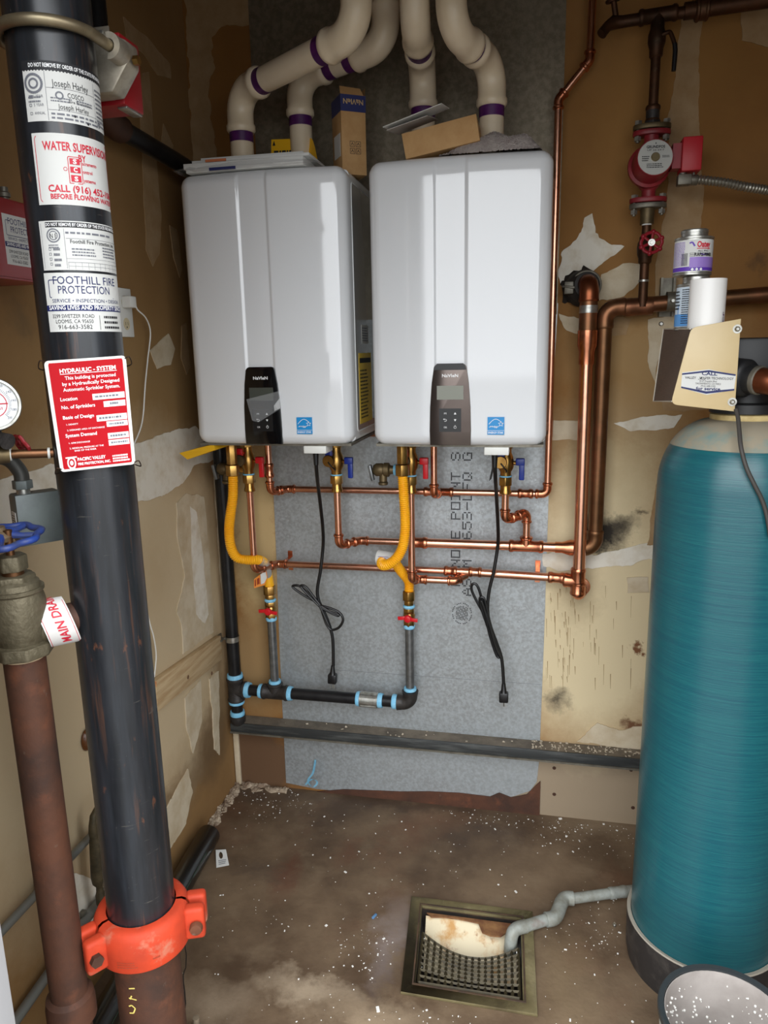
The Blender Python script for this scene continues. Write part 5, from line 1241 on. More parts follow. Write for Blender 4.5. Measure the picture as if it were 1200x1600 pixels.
bx_ = [(152,1262,.008),(146,1275,.010),(145,1290,.0115),(146,1300,.0135),(148,1308,.014),(149,1312,.017),(152,1370,.018),(153,1378,.016),(155,1384,.009),(156,1392,.010),(157,1398,.014),(158,1410,.014),(159,1416,.010),(161,1430,.013)]
MB().tube([atX(165,1255,X0)]+[atX(x, y, X0) for x, y, r in bx_], [.007]+[r*.8 for x, y, r in bx_], 12).build('fitting_body', mat('dirty_bronze', (92,82,60), .6, .4, col2=(64,58,42), scale=40), bf)
MB().tube([atX(160,1428,X0), atX(150,1450,X0), atX(140,1468,X0), atX(132,1474,X0)], [.012,.014,.016,.02], 12).build('hose_end', mat('green_black_hose', (42,56,50), .4), bf)
# black plastic pipe lying along the wall foot
A_ = V((.052, -.335, .036)); B_ = V((.118, -1.25, .036)); d = (B_-A_).normalized()
fp = thing('floor_pipe', 'black plastic pipe lying on the floor along the side wall', 'pipe', (.08, -.7, 0))
ABS = mat('black_abs', (15,16,16), .3, coat=.3)
MB().lathe([(.027,0),(.0335,0),(.0345,.002),(.0345,(B_-A_).length),(.027,(B_-A_).length),(.027,0)], A_, d, n=28).build('pipe', ABS, fp)
put_print(fp, mat('green_ink', (90,130,110), .6), [('r', .0,.1+.06*i,.0012,.12+.06*i+.03,1) for i in range(10)], lambda u, v: A_ + d*v + (V((.9,.1,.42)).normalized())*.0348 + V((0,0,u)))
# ================================================================== circulation pump and its pipe
YQ = -.085
pp = thing('circulation_pipe', 'dirty copper pipe with tee hanging from above down to the brown horizontal pipe', 'pipe', (1.29, YQ, 1.62))
xq = at(1016, 250, YQ).x; zq = lambda y, x=1016: at(x, y, YQ).z
ztop = zq(24, 1025)
MB().cyl((xq,YQ,zq(192)), (xq,YQ,ztop), .0118, 18).build('pipe', CUDK, pp)
MB().cyl((xq,YQ,zHp), (xq,YQ,zq(330)), .0118, 18).build('pipe', CUDK, pp)
tee(pp, (xq,YQ,ztop), (1,0,.05), (0,0,-1), .0165, .045, .05, CUDK)
MB().tube([(xq-.085,YQ,ztop-.006),(1.9,YQ,ztop+.022)], .0135, 16).build('header_pipe', CUDK, pp)
MB().tube([(xq+.06,YQ,ztop+.002),(1.9,YQ,ztop+.022)], .019, 16).build('reducing_pipe', CUDK, pp)
coupling(pp, (xq+.085,YQ,ztop+.002), (xq+.115,YQ,ztop+.003), .024, CUDK)
coupling(pp, (xq,YQ,zq(192)-.004), (xq,YQ,zq(165)), .0155, CUDK)
MB().cyl((xq,YQ,zq(440)), (xq,YQ,zq(437)), .0135).build('solder_ring', ZINC, pp)
MB().cyl((xq,YQ,zq(352)), (xq,YQ,zq(349)), .0125).build('thread_tape', WPL, pp)
hb = thing('hose_bib', 'small bronze hose bib at the end of the header pipe', 'faucet', at(960, 30, YQ))
hp = V((xq-.085, YQ, ztop-.006))
MB().tube([hp+V((.02,0,0)), hp, hp+V((-.02,0,.0)), hp+V((-.035,-.012,-.012)), hp+V((-.048,-.02,-.03))], [.012,.014,.016,.012,.0125], 14).build('spout', CUDK, hb)
MB().cyl(hp+V((-.012,0,.0)), hp+V((-.022,-.01,.045)), .007, 12).build('stem', CUDK, hb)
MB().lathe([(0,0),(.018,0),(.02,.004),(.016,.008),(0,.009)], hp+V((-.022,-.01,.042)), V((-.2,-.2,1)), n=12).build('handle', CUDK, hb)
bv = thing('ball_valve', 'dark bronze ball valve with black lever on the pump pipe', 'valve', (xq, YQ, zq(85)))
MB().lathe([(.0125,0),(.016,.004),(.0165,.02),(.021,.034),(.021,.052),(.0165,.066),(.016,.082),(.0125,.086)], (xq,YQ,zq(92)), n=18).build('valve_body', CUDK, bv)
lv = at(1043, 60, YQ)
MB().tube(spline([V((xq,YQ-.01,zq(62))), V((xq+.024,YQ-.02,zq(58))), V((xq+.032,YQ-.024,zq(66))), V((xq+.040,YQ-.026,zq(82)))], 5), .005, 10).build('lever_neck', CUDK, bv)
MB().tube([V((xq+.039,YQ-.026,zq(78))), V((xq+.041,YQ-.026,zq(90))), V((xq+.040,YQ-.026,zq(120)))], [.0055,.0058,.0055], 10).build('lever_grip', BLKP, bv)
# pump
pm = thing('circulator_pump', 'red circulator pump with grey faceplate between two bolted flanges', 'pump', (xq, YQ, zq(330)))
PRED = mat('pump_red', (140,34,42), .45, col2=(112,28,34), scale=18, lo=.4, hi=.7)
zf1 = zq(203); zf2 = zq(318)
for nm, zc2, m1, m2, up in (('upper', zf1, BRASSD, PRED, 1), ('lower', zf2, DULLZ, PRED, -1)):
    for k, (m_, dz2) in enumerate(((m1, .006*up), (m2, -.008*up))):
        out = [(.046*math.cos(2*PI*i/28)*(1 if abs(math.cos(2*PI*i/28)) > .3 else .95), .026*math.sin(2*PI*i/28)) for i in range(28)]
        MB().prism([V((xq+x, YQ+y, zc2+dz2-.006)) for x, y in out], (0,0,.012)).build('flange', m_, pm, bevel=.002)
    for s in (-1, 1):
        MB().cyl((xq+s*.034,YQ-.006,zc2-.03), (xq+s*.034,YQ-.006,zc2+.022), .0045, 10).build('bolt', DULLZ, pm)
        MB().hexa((xq+s*.034,YQ-.006,zc2+.012), (xq+s*.034,YQ-.006,zc2+.021), .009).build('bolt_head', ZINC, pm)
        MB().hexa((xq+s*.034,YQ-.006,zc2-.026), (xq+s*.034,YQ-.006,zc2-.016), .009).build('nut', ZINC, pm)
MB().cyl((xq,YQ,zf1+.006), (xq,YQ,zq(170)), .0165, 16).build('union_tail', BLKFIT, pm)
MB().hexa((xq,YQ,zf1+.008), (xq,YQ,zf1+.02), .021).build('union_nut', BLKFIT, pm, bevel=.002)
MB().cyl((xq,YQ,zq(350)), (xq,YQ,zf2-.006), .0175, 16).build('union_tail', BRASSD, pm)
zpc = (zf1+zf2)/2-.004
MB().lathe([(.018,0),(.017,.02),(.026,.032),(.040,.045),(.044,.06),(.040,.075),(.026,.086),(.017,.096),(.018,zf1-zf2-.02)], (xq,YQ,zf2+.01), n=24).build('volute', PRED, pm)
ax = V((.10,-1,.12)).normalized(); o_ = V((xq-.006, YQ, zpc))
MB().lathe([(.047,0),(.052,.01),(.052,.02),(.045,.024),(.045,.072),(.043,.078),(0,.078)], o_, ax, n=36).build('motor_housing', PRED, pm)
fc = o_ + ax*.0785; fu, fv = V((0,0,1)).cross(-ax).normalized(), None
fu = V((1,0,0)) - ax*ax.x; fu.normalize(); fv = fu.cross(-ax); fv = -fv if fv.z < 0 else fv
fp_ = MB().lathe([(0,.001),(.0405,.001),(.0415,0)], fc, ax, n=36).build('face_plate', mat('face_silver', (196,196,190), .4, .3), pm)
put_print(fp_, INK, [('t', 'GRUNDFOS', -.022, .022, .021, .0062, .03), ('t', 'UP 26-64 F', -.02, .02, .0145, .004), ('p', [(-.002,.031),(.002,.031),(0,.035)])] + inkrows(-.032, -.014, -.01, .004, 3, 2) + inkrows(.016, .036, -.002, .004, 2, 3) + inkrows(-.02, .022, -.026, -.014, 3, 4), lambda u, v: fc + ax*.0018 + fu*u + fv*v)
MB().lathe([(0,.006),(.009,.006),(.0105,.004),(.0105,.001)], fc, ax, n=20).build('vent_screw', mat('screw_bronze', (150,136,104), .35, .8), pm)
jx0 = at(1063, 250, YQ-.05).x; jzA = at(1075, 270, YQ-.05).z; jzB = at(1075, 217, YQ-.05).z
MB().box((jx0, YQ-.075, jzA), (jx0+.046, YQ-.015, jzB)).build('terminal_box', mat('terminal_red', (178,30,40), .45), pm, bevel=.003)
MB().box((jx0-.02, YQ-.06, jzA+.01), (jx0, YQ-.02, jzB-.01)).build('terminal_neck', PRED, pm)
fx = thing('flexible_conduit', 'armoured metal flexible conduit running right from the pump', 'conduit', at(1150, 290, -.12))
e0 = at(1066, 282, YQ-.05)
mb = MB().obox(e0+V((.004,0,0)), I3, (.016,.014,.012)).cyl(e0+V((.01,0,.0)), e0+V((.036,0,-.001)), .0125, 16); mb.build('connector', DULLZ, fx, bevel=.002)
MB().cyl(e0+V((0,0,.006)), V((e0.x, e0.y, jzA)), .009, 12).build('connector_neck', DULLZ, fx)
MB().cyl(e0+V((.026,0,.01)), e0+V((.026,0,.022)), .003, 8).build('clamp_screw', DULLZ, fx)
pa = spline([e0+V((.034,0,0)), at(1130,285,-.13), at(1165,292,-.12), at(1205,298,-.1), at(1300,312,-.06)], 10)
corrugated(pa, .0088, .003, .008, 16).build('armour', mat('conduit_steel', (158,154,142), .35, .8), fx)
gv = thing('gate_valve', 'small gate valve with red handwheel below the circulator pump', 'valve', (xq, YQ, zq(408)))
MB().lathe([(.0135,0),(.0165,.004),(.0165,.014),(.020,.022),(.0215,.04),(.020,.052),(.0165,.058),(.0165,.066),(.0135,.07)], (xq,YQ,zq(412)), n=18).build('valve_body', CUDK, gv)
wz = zq(386); MB().cyl((xq,YQ,wz), (xq+.006,YQ-.055,wz+.004), .008, 12).build('stem', CUDK, gv)
cw = V((xq+.007, YQ-.055, wz+.004)); mb = MB(); RW = mat('red_handwheel', (140,20,34), .4)
mb.tube([cw + V((math.cos(2*PI*i/36)*(.0245+.001*math.cos(12*PI*i/36)), 0, math.sin(2*PI*i/36)*.0245)) for i in range(36)], .0042, 8, closed=True)
for i in range(6):
    a = 2*PI*i/6+.4; dd_ = V((math.cos(a), 0, math.sin(a))); mb.tube([cw+dd_*.007, cw+dd_*.024], .0036, 8); mb.sphere(cw+dd_*.0262, .0062, 10)
mb.build('handwheel', RW, gv)
MB().lathe([(0,.006),(.0045,.006),(.005,.004),(.0085,.004),(.0095,0)], cw, V((0,-1,0)), n=16).build('wheel_nut', ZINC, gv)
# strut bracket behind the horizontal pipe
sk = thing('strut_bracket', 'grey slotted strut bracket with pipe clamp behind the stacked cans', 'bracket', at(1045, 494, -.02))
a = at(1033, 434, -.02); b = at(1060, 494, -.02)
mb = MB().box((a.x, -.024, b.z), (a.x+.006, -.0005, a.z)).box((a.x+.032, -.024, b.z), (a.x+.038, -.0005, a.z)).box((a.x, -.006, b.z), (a.x+.038, -.0005, a.z))
mb.build('strut_channel', DULLZ, sk)
cx_ = a.x+.019
MB().tube([(cx_-.01,YB-.01,zHp+.012),(cx_+.012,YB-.01,zHp+.012)], .0252, 22, cap=False).build('pipe_clamp', DULLZ, sk)
MB().cyl((cx_,YB-.035,zHp+.012+.0), (cx_,YB-.035-.02,zHp+.012), .004, 8).build('clamp_bolt', ZINC, sk)
p = at(1033, 506, -.006); MB().lathe([(0,.004),(.004,.004),(.006,.002),(.006,0)], p, V((0,-1,0)), n=12).build('screw', ZINC, sk)
for (x, y, rr) in ((1012,1016,.0),):
    p = at(998, 1016, 0)
for (x, y) in ((866,1200),(866,1241),(986,1203),(989,1262)):
    p = at(x, y, 0); MB().lathe([(0,.0016),(.0055,.0012),(.006,0)], (p.x,-.0002,p.z), V((0,-1,0)), n=12).build('nail_hole', mat('rust_spot', (66,40,26), .8), wb)

# ================================================================== softener tank
TX, TY, TR = 1.45, -.525, .165
TEAL = mat('teal_fibreglass', (28,92,98), .3, col2=(22,78,90), scale=5, stretch=(1,1,60), lo=.35, hi=.65, bump=.12, bscale=9,
           layers=(((44,112,114), 10, .55, .7, 8, .5, (3,3,90)), ((170,196,190), 90, .72, .76, 4, .5)))
blobs(TEAL, [(TX, TY, .16, .16, (150,136,116), .0, .6)], (0, 1))
tk = thing('softener_tank', 'tall teal fibreglass water softener tank standing in a black boot', 'water tank', (TX, TY, 0))
zs, zt_ = 1.205, 1.345; prof = [(TR-.002,.03),(TR,.05)]
prof += [(TR, z) for z in (.4, .8, zs)]
for i in range(1, 13):
    a = PI/2*i/12; prof.append((.058+(TR-.058)*math.cos(a), zs+(zt_-zs)*math.sin(a)))
MB().lathe(prof, (TX,TY,0), n=72).build('tank_shell', TEAL, tk)
DUSTM = mat('dusty_teal', (150,140,120), .8, col2=(110,136,132), scale=14, lo=.45, hi=.65, bump=.15)
pd = []
for i in range(5, 13):
    a = PI/2*i/12; pd.append((.0585+(TR-.058)*math.cos(a), zs+.0008+(zt_-zs)*math.sin(a)))
MB().lathe(pd, (TX,TY,0), n=72).build('dust_film', DUSTM, tk, label='grey dust on the tank shoulder')
MB().lathe([(TR+.002,.118),(TR+.009,.120),(TR+.010,.112),(TR+.008,.02),(TR+.004,0),(TR-.01,0)], (TX,TY,0), n=72).build('boot', mat('black_boot', (44,42,42), .45, col2=(72,68,64), scale=22, lo=.5, hi=.75, bump=.1), tk)
MB().lathe([(TR+.0005,.112),(TR+.001,.119),(TR+.009,.1212),(TR+.010,.117)], (TX,TY,0), n=72).build('boot_rim', mat('worn_rim', (168,160,146), .6), tk)
MB().lathe([(.05,0),(.066,.0),(.068,.004),(.068,.014),(.062,.017),(.05,.017)], (TX,TY,zt_-.004), n=36).build('neck_ring', mat('amber_ring', (206,184,130), .5, col2=(176,150,96), scale=30), tk)
ch = thing('control_head', 'tan softener control head with brown face and sticker on top of the tank', 'control unit', (TX-.06, TY, zt_+.015))
MB().lathe([(.07,0),(.07,.018),(.055,.022),(.055,.05),(.0,.05)], (TX,TY,zt_+.014), n=32).build('valve_base', mat('black_valve', (26,26,27), .5), ch)
MB().box((TX-.055, TY-.055, zt_+.05), (TX+.08, TY+.075, zt_+.165)).build('valve_body', mat('black_valve', (26,26,27), .5), ch, bevel=.008)
TAN = mat('tan_enamel', (206,184,140), .35, col2=(200,176,130), scale=6)
YT = -.625
pq = [at(1080,512,YT), at(1158,498,YT), at(1148,643,YT), at(1048,632,YT)]
def rounded(pts, rads, n=5):
    out = []; N = len(pts)
    for i in range(N):
        p, a_, b_ = pts[i], pts[i-1], pts[(i+1) % N]; r_ = rads[i]
        if r_ == 0: out.append(p); continue
        A2 = p + (a_-p).normalized()*r_; B2 = p + (b_-p).normalized()*r_
        for k in range(n+1): t = k/n; out.append(A2*(1-t)**2 + p*2*t*(1-t) + B2*t*t)
    return out
MB().prism(rounded(pq, (.012,.0,.0,.014)), (0, .004, 0)).build('side_cover', TAN, ch, bevel=.0008)
# brown wrap-round face and top
YBk = -.42
bq = [at(1037,514,YBk), at(1021,627,YBk)]
tl_, bl_ = pq[0]+V((-.001,.004,-.002)), pq[3]+V((.003,.004,.006))
MB().add([tl_, bl_, bq[1], bq[0]], [(0,1,2,3)]).prism([tl_+V((.001,0,0)), bl_+V((.001,0,0)), bq[1]+V((.001,0,0)), bq[0]+V((.001,0,0))], (.012,0,0)).build('brown_face', mat('brown_face', (92,78,68), .5, col2=(80,68,58), scale=30, stretch=(1,1,20)), ch, smooth=0)
MB().tube([tl_, bq[0]+V((0,0,0)), bq[1], bl_], .0016, 8).build('face_edging', mat('pale_edging', (200,192,176), .5), ch)
zcv = pq[0].z-.003
top = [V((pq[0].x+.006, YT+.004, zcv)), V((pq[1].x, YT+.004, zcv)), V((pq[1].x, YBk, zcv)), V((bq[0].x+.004, YBk, zcv))]
MB().prism(top, (0,0,-.004)).build('top_cover', TAN, ch, smooth=0)
for (x, y) in ((1152,514), (1144,628)):
    p = at(x, y, YT); MB().lathe([(0,.005),(.003,.005),(.0048,.003),(.0052,.0)], p, V((0,-1,0)), n=6).build('screw', ZINC, ch); MB().lathe([(.0052,.001),(.0085,.001),(.0085,0)], p, V((0,-1,0)), n=16).build('washer', ZINC, ch)
sq = [at(1066,582,YT-.0006), at(1108,577,YT-.0006), at(1150,586,YT-.0006), at(1147,609,YT-.0006), at(1104,617,YT-.0006), at(1064,606,YT-.0006)]
so = MB().prism(sq, (0,.0005,0)).build('sticker', PAPER, ch, smooth=0)
f = quad_map(at(1066,579,YT-.0012), at(1150,581,YT-.0012), at(1147,613,YT-.0012), at(1064,610,YT-.0012))
put_print(so, NAVY, [('p', [(0,.86),(.5,1.05),(1,.88),(1,.80),(.5,.96),(0,.78)]), ('p', [(0,.12),(0,.2),(.48,.0),(1,.17),(1,.09),(.48,-.12)]), ('t','CALL',.37,.66,.80,.17,.03), ('t','for service',.28,.74,.06,.15,.03)], f)
put_print(so, INK, [('t','VALLEY',.06,.27,.60,.12,.01), ('t','WATER TECHNOLOGY',.33,.97,.60,.12,.01), ('t','8127 Franklin Blvd',.34,.66,.46,.09), ('t','SACRAMENTO, CA 95823',.27,.74,.34,.09), ('t','(916) 688-3181',.37,.64,.22,.09), ('l', [(.31,.58),(.36,.62),(.38,.7),(.35,.6),(.42,.57),(.46,.66)], .015)], f)
# yoke elbow at the right
ye = thing('copper_yoke', 'stout brown copper elbow leaving the control head to the right', 'pipe', (1.5, -.6, 1.43))
c0 = at(1170, 592, -.60)
yax = V((.5,-.62,-.08)).normalized()
MB().lathe([(.0,-.03),(.038,-.03),(.038,-.006),(.034,.0),(.028,.002),(.028,.02)], c0, yax, n=28).build('socket', mat('black_valve', (26,26,27), .5), ye)
MB().lathe([(.0255,0),(.0285,.002),(.0285,.010),(.0255,.012)], c0+yax*.016, yax, n=28).build('solder_ring', DULLZ, ye)
MB().tube(spline([c0, c0+yax*.03, c0+yax*.05+V((.012,.0,0)), c0+yax*.06+V((.05,.02,.0)), c0+yax*.06+V((.3,.1,.0))], 8), .0255, 22).build('elbow', mat('brown_copper_elbow', (140,80,52), .36, .9), ye)
cc = [at(1150,640,-.628), at(1153,652,-.64), at(1155,672,-.66), at(1158,700,-.685), at(1166,730,-.695), at(1178,756,-.70), at(1190,780,-.70), at(1198,805,-.70), at(1204,840,-.70)]
o = MB().tube(spline(cc, 6), .0042, 10).build('grey_cord', mat('grey_cord', (62,58,54), .6), None); tag(o, 'grey twin cord hanging from the tan control head down the teal tank', 'cord')

# ------------------------------------------------------------------ cans on the control head
def can(label, px, ybot, ytop, Y, r, body, z0=None):
    c = at(px, ybot, Y); zb_ = z0 if z0 is not None else c.z; h = at(px, ytop, Y).z - zb_
    t = thing('can', label, 'can', (c.x, Y, zb_), 'solvent cans on the control head')
    MB().lathe([(0,0),(r-.002,0),(r+.0012,.001),(r+.0012,.004),(r,.005),(r,h-.005),(r+.0012,h-.004),(r+.0012,h-.001),(r-.002,h)], (c.x,Y,zb_), n=40).build('can_wall', ZINC, t)
    MB().lathe([(r-.002,h-.001),(r*.72,h+.001),(r*.70,h+.006),(r*.70,h+.008),(r*.72,h+.0085),(r*.72,h+.013),(r*.70,h+.0135),(r*.68,h+.015),(0,h+.014)], (c.x,Y,zb_), n=40).build('screw_lid', ZINC, t)
    lbl = MB().lathe([(r+.0004,.007),(r+.0004,h-.007)], (c.x,Y,zb_), n=40).build('paper_label', body, t, weld=False)
    ca = math.atan2(CAM.y-Y, CAM.x-c.x)
    return t, lbl, V((c.x, Y, zb_)), h, (lambda u, v, o=.0009: V((c.x+(r+o)*math.cos(ca+u/r), Y+(r+o)*math.sin(ca+u/r), zb_+v)))
VIO = mat('violet_ink', (92,52,168), .5); LV = mat('lavender_ink', (150,120,196), .5)
zTop = max(p.z for p in top)
t1, lb1, c1_, hh1, f1 = can('metal can with pale blue label standing under the purple primer can', 1083, 507, 444, -.52, .0365, mat('blue_label', (206,220,232), .5), zTop)
put_print(lb1, mat('sky_ink', (90,150,210), .5), [('r',-.055,.008,-.01,.032)] + [('r',-.036,.03,-.034,.05,1)], f1)
put_print(lb1, INK, inkrows(-.05, -.03, .04, hh1-.012, 6, 3) + inkrows(-.026, -.008, .012, hh1-.01, 16, 4), lambda u, v: f1(u, v, .0012))
t2, lb2, c2_, hh2, f2_ = can('metal can with purple and white primer label on top of the stack', 1081, 430, 372, -.52, .0365, PAPER, zTop+hh1+.0155)
put_print(lb2, VIO, [('r',-.006,.008,.055,.014), ('l', [(-.008,hh2-.014),(-.003,hh2-.012),(.002,hh2-.02)], .003), ('l', [(.013,.0405),(.02,.038),(.03,.0405)], .0025), ('r',-.052,.008,-.006,.016)], f2_, 'violet_print')
put_print(lb2, LV, [('r',-.006,.014,.055,.034)] + inkrows(-.048, -.016, .018, hh2-.01, 17, 5, fill=.95), f2_, 'lavender_print')
put_print(lb2, REDINK, [('t', 'Oatey', .006, .034, hh2-.022, .011, .04), ('r',.006,hh2-.0255,.034,hh2-.024)], f2_, 'red_lettering')
put_print(lb2, INK, [('t','PURPLE PRIMER',.002,.038,hh2-.039,.006,.04), ('t','ALL PVC',.008,.03,hh2-.031,.003,.02)] + [('r',-.022+.0014*i,.018,-.0214+.0014*i,.042,1) for i in range(9)] + [('l',[(-.006,.0395),(.004,.0395),(.004,.042),(-.006,.042),(-.006,.0395)],.0005), ('l',[(-.006,.0355),(.004,.0355),(.004,.038),(-.006,.038),(-.006,.0355)],.0005)], lambda u, v: f2_(u, v, .0012))
put_print(lb2, WINK, [('p',[(u-.003,.0105),(u,.0075),(u+.003,.0105),(u,.0135)]) for u in (.0,.008,.016)], lambda u, v: f2_(u, v, .0013), 'hazard_symbols')
oc = at(1101, 503, -.575)
wo = thing('white_pipe_offcut', 'short white plastic pipe offcut standing in front of the blue-labelled can', 'pipe offcut', (oc.x, -.575, zTop-.003))
ho = at(1101, 438, -.575).z - zTop
MB().lathe([(.030,0),(.034,0),(.034,ho),(.030,ho),(.030,0)], (oc.x,-.585,zTop+.0005), n=40).build('offcut_tube', mat('white_pvc', (238,236,232), .35), wo)
ca = math.atan2(CAM.y+.585, CAM.x-oc.x)
put_print(wo, mat('purple_print', (90,50,90), .6), [('t','CF',0,1,0,1,.02)], lambda u, v: V((oc.x+.0345*math.cos(ca+1.22-.18*v), -.585+.0345*math.sin(ca+1.22-.18*v), zTop+.012+.02*u)))

# ================================================================== floor drain
FD = thing('floor_drain', 'rusty square floor drain with broken grate and pale rusted basin', 'drain', (.89, -.61, 0))
DBR = mat('drain_frame_metal', (112,102,70), .6, .35, col2=(84,74,50), scale=14, lo=.4, hi=.68, bump=.25, bscale=80, layers=(((140,130,98), 26, .58, .74, 6, .6),))
o4 = [atZ(643,1404), atZ(832,1428), atZ(840,1590), atZ(626,1554)]
cen = sum(o4, V())/4
def inset(k): return [cen + (p-cen)*k for p in o4]
mb = MB(); i4 = inset(.80); zt0 = .009
for i in range(4):
    j = (i+1) % 4; a, b, c_, d_ = o4[i], o4[j], i4[j], i4[i]; u_ = V((0,0,zt0)); l_ = V((0,0,.0005))
    mb.add([a+l_, b+l_, c_+l_, d_+l_, a+u_, b+u_, c_+u_, d_+u_], [(0,1,2,3),(7,6,5,4),(0,4,5,1),(2,6,7,3),(1,5,6,2),(3,7,4,0)])
mb.build('frame', DBR, FD, bevel=.0015)
mb = MB(); j4 = inset(.845); k4 = inset(.82)
for i in range(4):
    j = (i+1) % 4; u_ = V((0,0,zt0+.002)); l_ = V((0,0,zt0)); mb.add([j4[i]+u_, j4[j]+u_, k4[j]+u_, k4[i]+u_, j4[i]+l_, j4[j]+l_, k4[j]-V((0,0,.03)), k4[i]-V((0,0,.03))], [(0,1,2,3),(4,5,1,0),(3,2,6,7)])
mb.build('inner_lip', mat('dark_drain_lip', (66,52,42), .7, .2, col2=(92,70,50), scale=20), FD)
BAS = mat('rusted_basin', (222,208,176), .45, col2=(196,150,92), scale=7, lo=.48, hi=.66, stretch=(3,3,.7), layers=(((140,80,36), 16, .6, .72, 8, .9, (2,2,.8)), ((70,40,24), 30, .68, .76, 6, .8)))
def bi(a, b, k, z):       # point inside the frame: a right, b back
    q4 = inset(k); p = (q4[3]*(1-a)+q4[2]*a)*(1-b) + (q4[0]*(1-a)+q4[1]*a)*b; return V((p.x, p.y, z))
MB().grid(lambda a, b: bi(.03+.94*a, .97-.5*b, .78, -.012-.06*b - .01*math.sin(PI*a)*b), 20, 10).build('basin', BAS, FD)
mb = MB()
mb.grid(lambda a, b: bi(.0+1*a, .97-.97*b, .8, -.096), 12, 2)
for (a0, s) in ((0., 1), (1., -1)): mb.grid(lambda a, b: bi(a0+s*.02*b, a, .82, -.003-.095*b), 10, 3)
mb.grid(lambda a, b: bi(a, .005, .82, -.003-.095*b), 8, 3); mb.grid(lambda a, b: bi(a, .995, .82, -.003-.095*b), 8, 3)
mb.build('pit', mat('dark_pit', (24,19,15), .8, col2=(44,32,22), scale=20), FD)
mb = MB(); zg = .004
def gz(a, b): return zg - .022*math.sin(PI*min(max(a,0),1))**1.2*max(0, (b-.02)/.55)**1.3
nx_, ny_ = 15, 8; bend = .56
edge_b = lambda a: .50 + .14*(a-.5)**2*4 - .03*a
for i in range(nx_+1):
    a = i/nx_; P = [bi(.03+.94*a, .03+(edge_b(a)-.03)*t/8, .80, gz(a, .03+(edge_b(a)-.03)*t/8)) for t in range(9)]
    mb.tube(P, .0038, 4)
for j in range(ny_+1):
    t = j/ny_; P = [bi(.03+.94*k/20, .03+(edge_b(k/20)-.03)*t, .80, gz(k/20, .03+(edge_b(k/20)-.03)*t)) for k in range(21)]
    mb.tube(P, .0038, 4)
o = mb.build('grate', mat('grate_iron', (70,62,42), .6, .4, col2=(46,40,28), scale=30, lo=.4, hi=.7, bump=.3), FD, smooth=0)
mb = MB(); rndl = [(.58,.90),(.62,.78),(.70,.75),(.80,.76),(.88,.84),(.90,.93)]
mb.prism([bi(a, b, .8, -.004) for a, b in [(.05,.95),(.93,.95)] + rndl[::-1] + [(.5,.91),(.3,.93),(.1,.90)]], (0,0,.004)); mb.build('torn_rim', mat('rust_rim', (112,72,48), .7, .2, col2=(150,110,70), scale=24), FD)
# grey discharge pipe from the tank to the drain
dpz = .028; dl = thing('discharge_pipe', 'corroded grey discharge pipe running from the tank into the floor drain', 'pipe', atZ(880, 1420))
CORR = mat('corroded_grey', (152,156,150), .6, .2, col2=(120,118,106), scale=22, lo=.4, hi=.68, bump=.25, bscale=90, layers=(((120,84,76), 9, .62, .75, 6, .6),))
q0, q1, q2, q3 = atZ(1010,1388,.034), atZ(880,1406,.034), atZ(868,1432,.030), atZ(806,1452,.030)
MB().tube([q0, q1], .0138, 16).build('pipe', CORR, dl); MB().tube([q2, q3], .0148, 16).build('pipe', CORR, dl)
MB().tube(spline([q1.lerp(q0,.12), q1, q2, q2.lerp(q3,.25)], 5), .0185, 16).build('elbow', CORR, dl)
MB().tube(spline([q3.lerp(q2,.25), q3, q3+V((-.010,-.012,-.012)), atZ(797,1488,-.03)], 6), .0165, 16).build('drop_elbow', CORR, dl)
coupling(dl, q0.lerp(q1,.25), q0.lerp(q1,.45), .0152, CORR, bead=.001)
# ================================================================== bucket
BK = thing('waste_bucket', 'round pale bucket with black rim standing in the near right corner', 'bucket', (1.395, -.985, 0))
bz, br = .30, .118
bc = (1.392, -.985, 0)
MB().lathe([(0,.002),(br-.02,0),(br,bz-.012),(br,bz-.012)], bc, n=56).build('bucket_wall', mat('pale_bucket', (176,178,170), .4), BK)
MB().lathe([(br-.009,bz-.03),(br-.008,bz-.002),(br+.0005,bz),(br+.003,bz-.003),(br+.003,bz-.014),(br,bz-.014)], bc, n=56).build('black_rim', mat('dark_rim', (46,50,52), .4), BK)
MB().lathe([(br-.009,bz-.006),(br-.0105,bz-.006),(br-.013,bz-.05),(br-.03,.012),(0,.012)], bc, n=56).build('inner_liner', mat('grey_liner', (168,160,154), .6, col2=(150,142,136), scale=12), BK)
mb = MB(); rnd = random.Random(21)
for i in range(160):
    a = rnd.uniform(.3, 3.0); z = rnd.uniform(.1, bz-.03); r_ = br-.013-(bz-z-.05)*.068-.0015; s = rnd.uniform(.0008, .0028)
    mb.sphere((bc[0]+r_*math.cos(a), bc[1]+r_*math.sin(a), z), s, 6)
o = mb.build('plaster_spatter', mat('plaster_white', (232,230,224), .8), BK, weld=False); o['kind'] = 'stuff'

# ================================================================== small things on the floor
p = atZ(346, 1342); a_ = [(337,1328),(353,1327),(358,1352),(338,1356)]
P = [atZ(x, y, .002 + (.012 if i < 2 else 0)) for i, (x, y) in enumerate(a_)]
pt = thing('paper_tag', 'small torn white paper tag with a hole on the floor by the black pipe', 'paper', p)
f = quad_map(P[0], P[1], P[2], P[3])
mb = MB(); ring = [f(.45+.17*math.cos(2*PI*i/16), .66+.2*math.sin(2*PI*i/16)) for i in range(16)]
outl = []
for i in range(16):
    c_, s_ = math.cos(2*PI*i/16), math.sin(2*PI*i/16); k = .5/max(abs(c_), abs(s_)); outl.append(f(min(1, max(0, .5+c_*k)), min(1, max(0, .5+s_*k))))
mb.add(ring+outl, [(i, (i+1) % 16, 16+(i+1) % 16, 16+i) for i in range(16)]); mb.build('tag_sheet', PAPER, pt, smooth=0, weld=False)
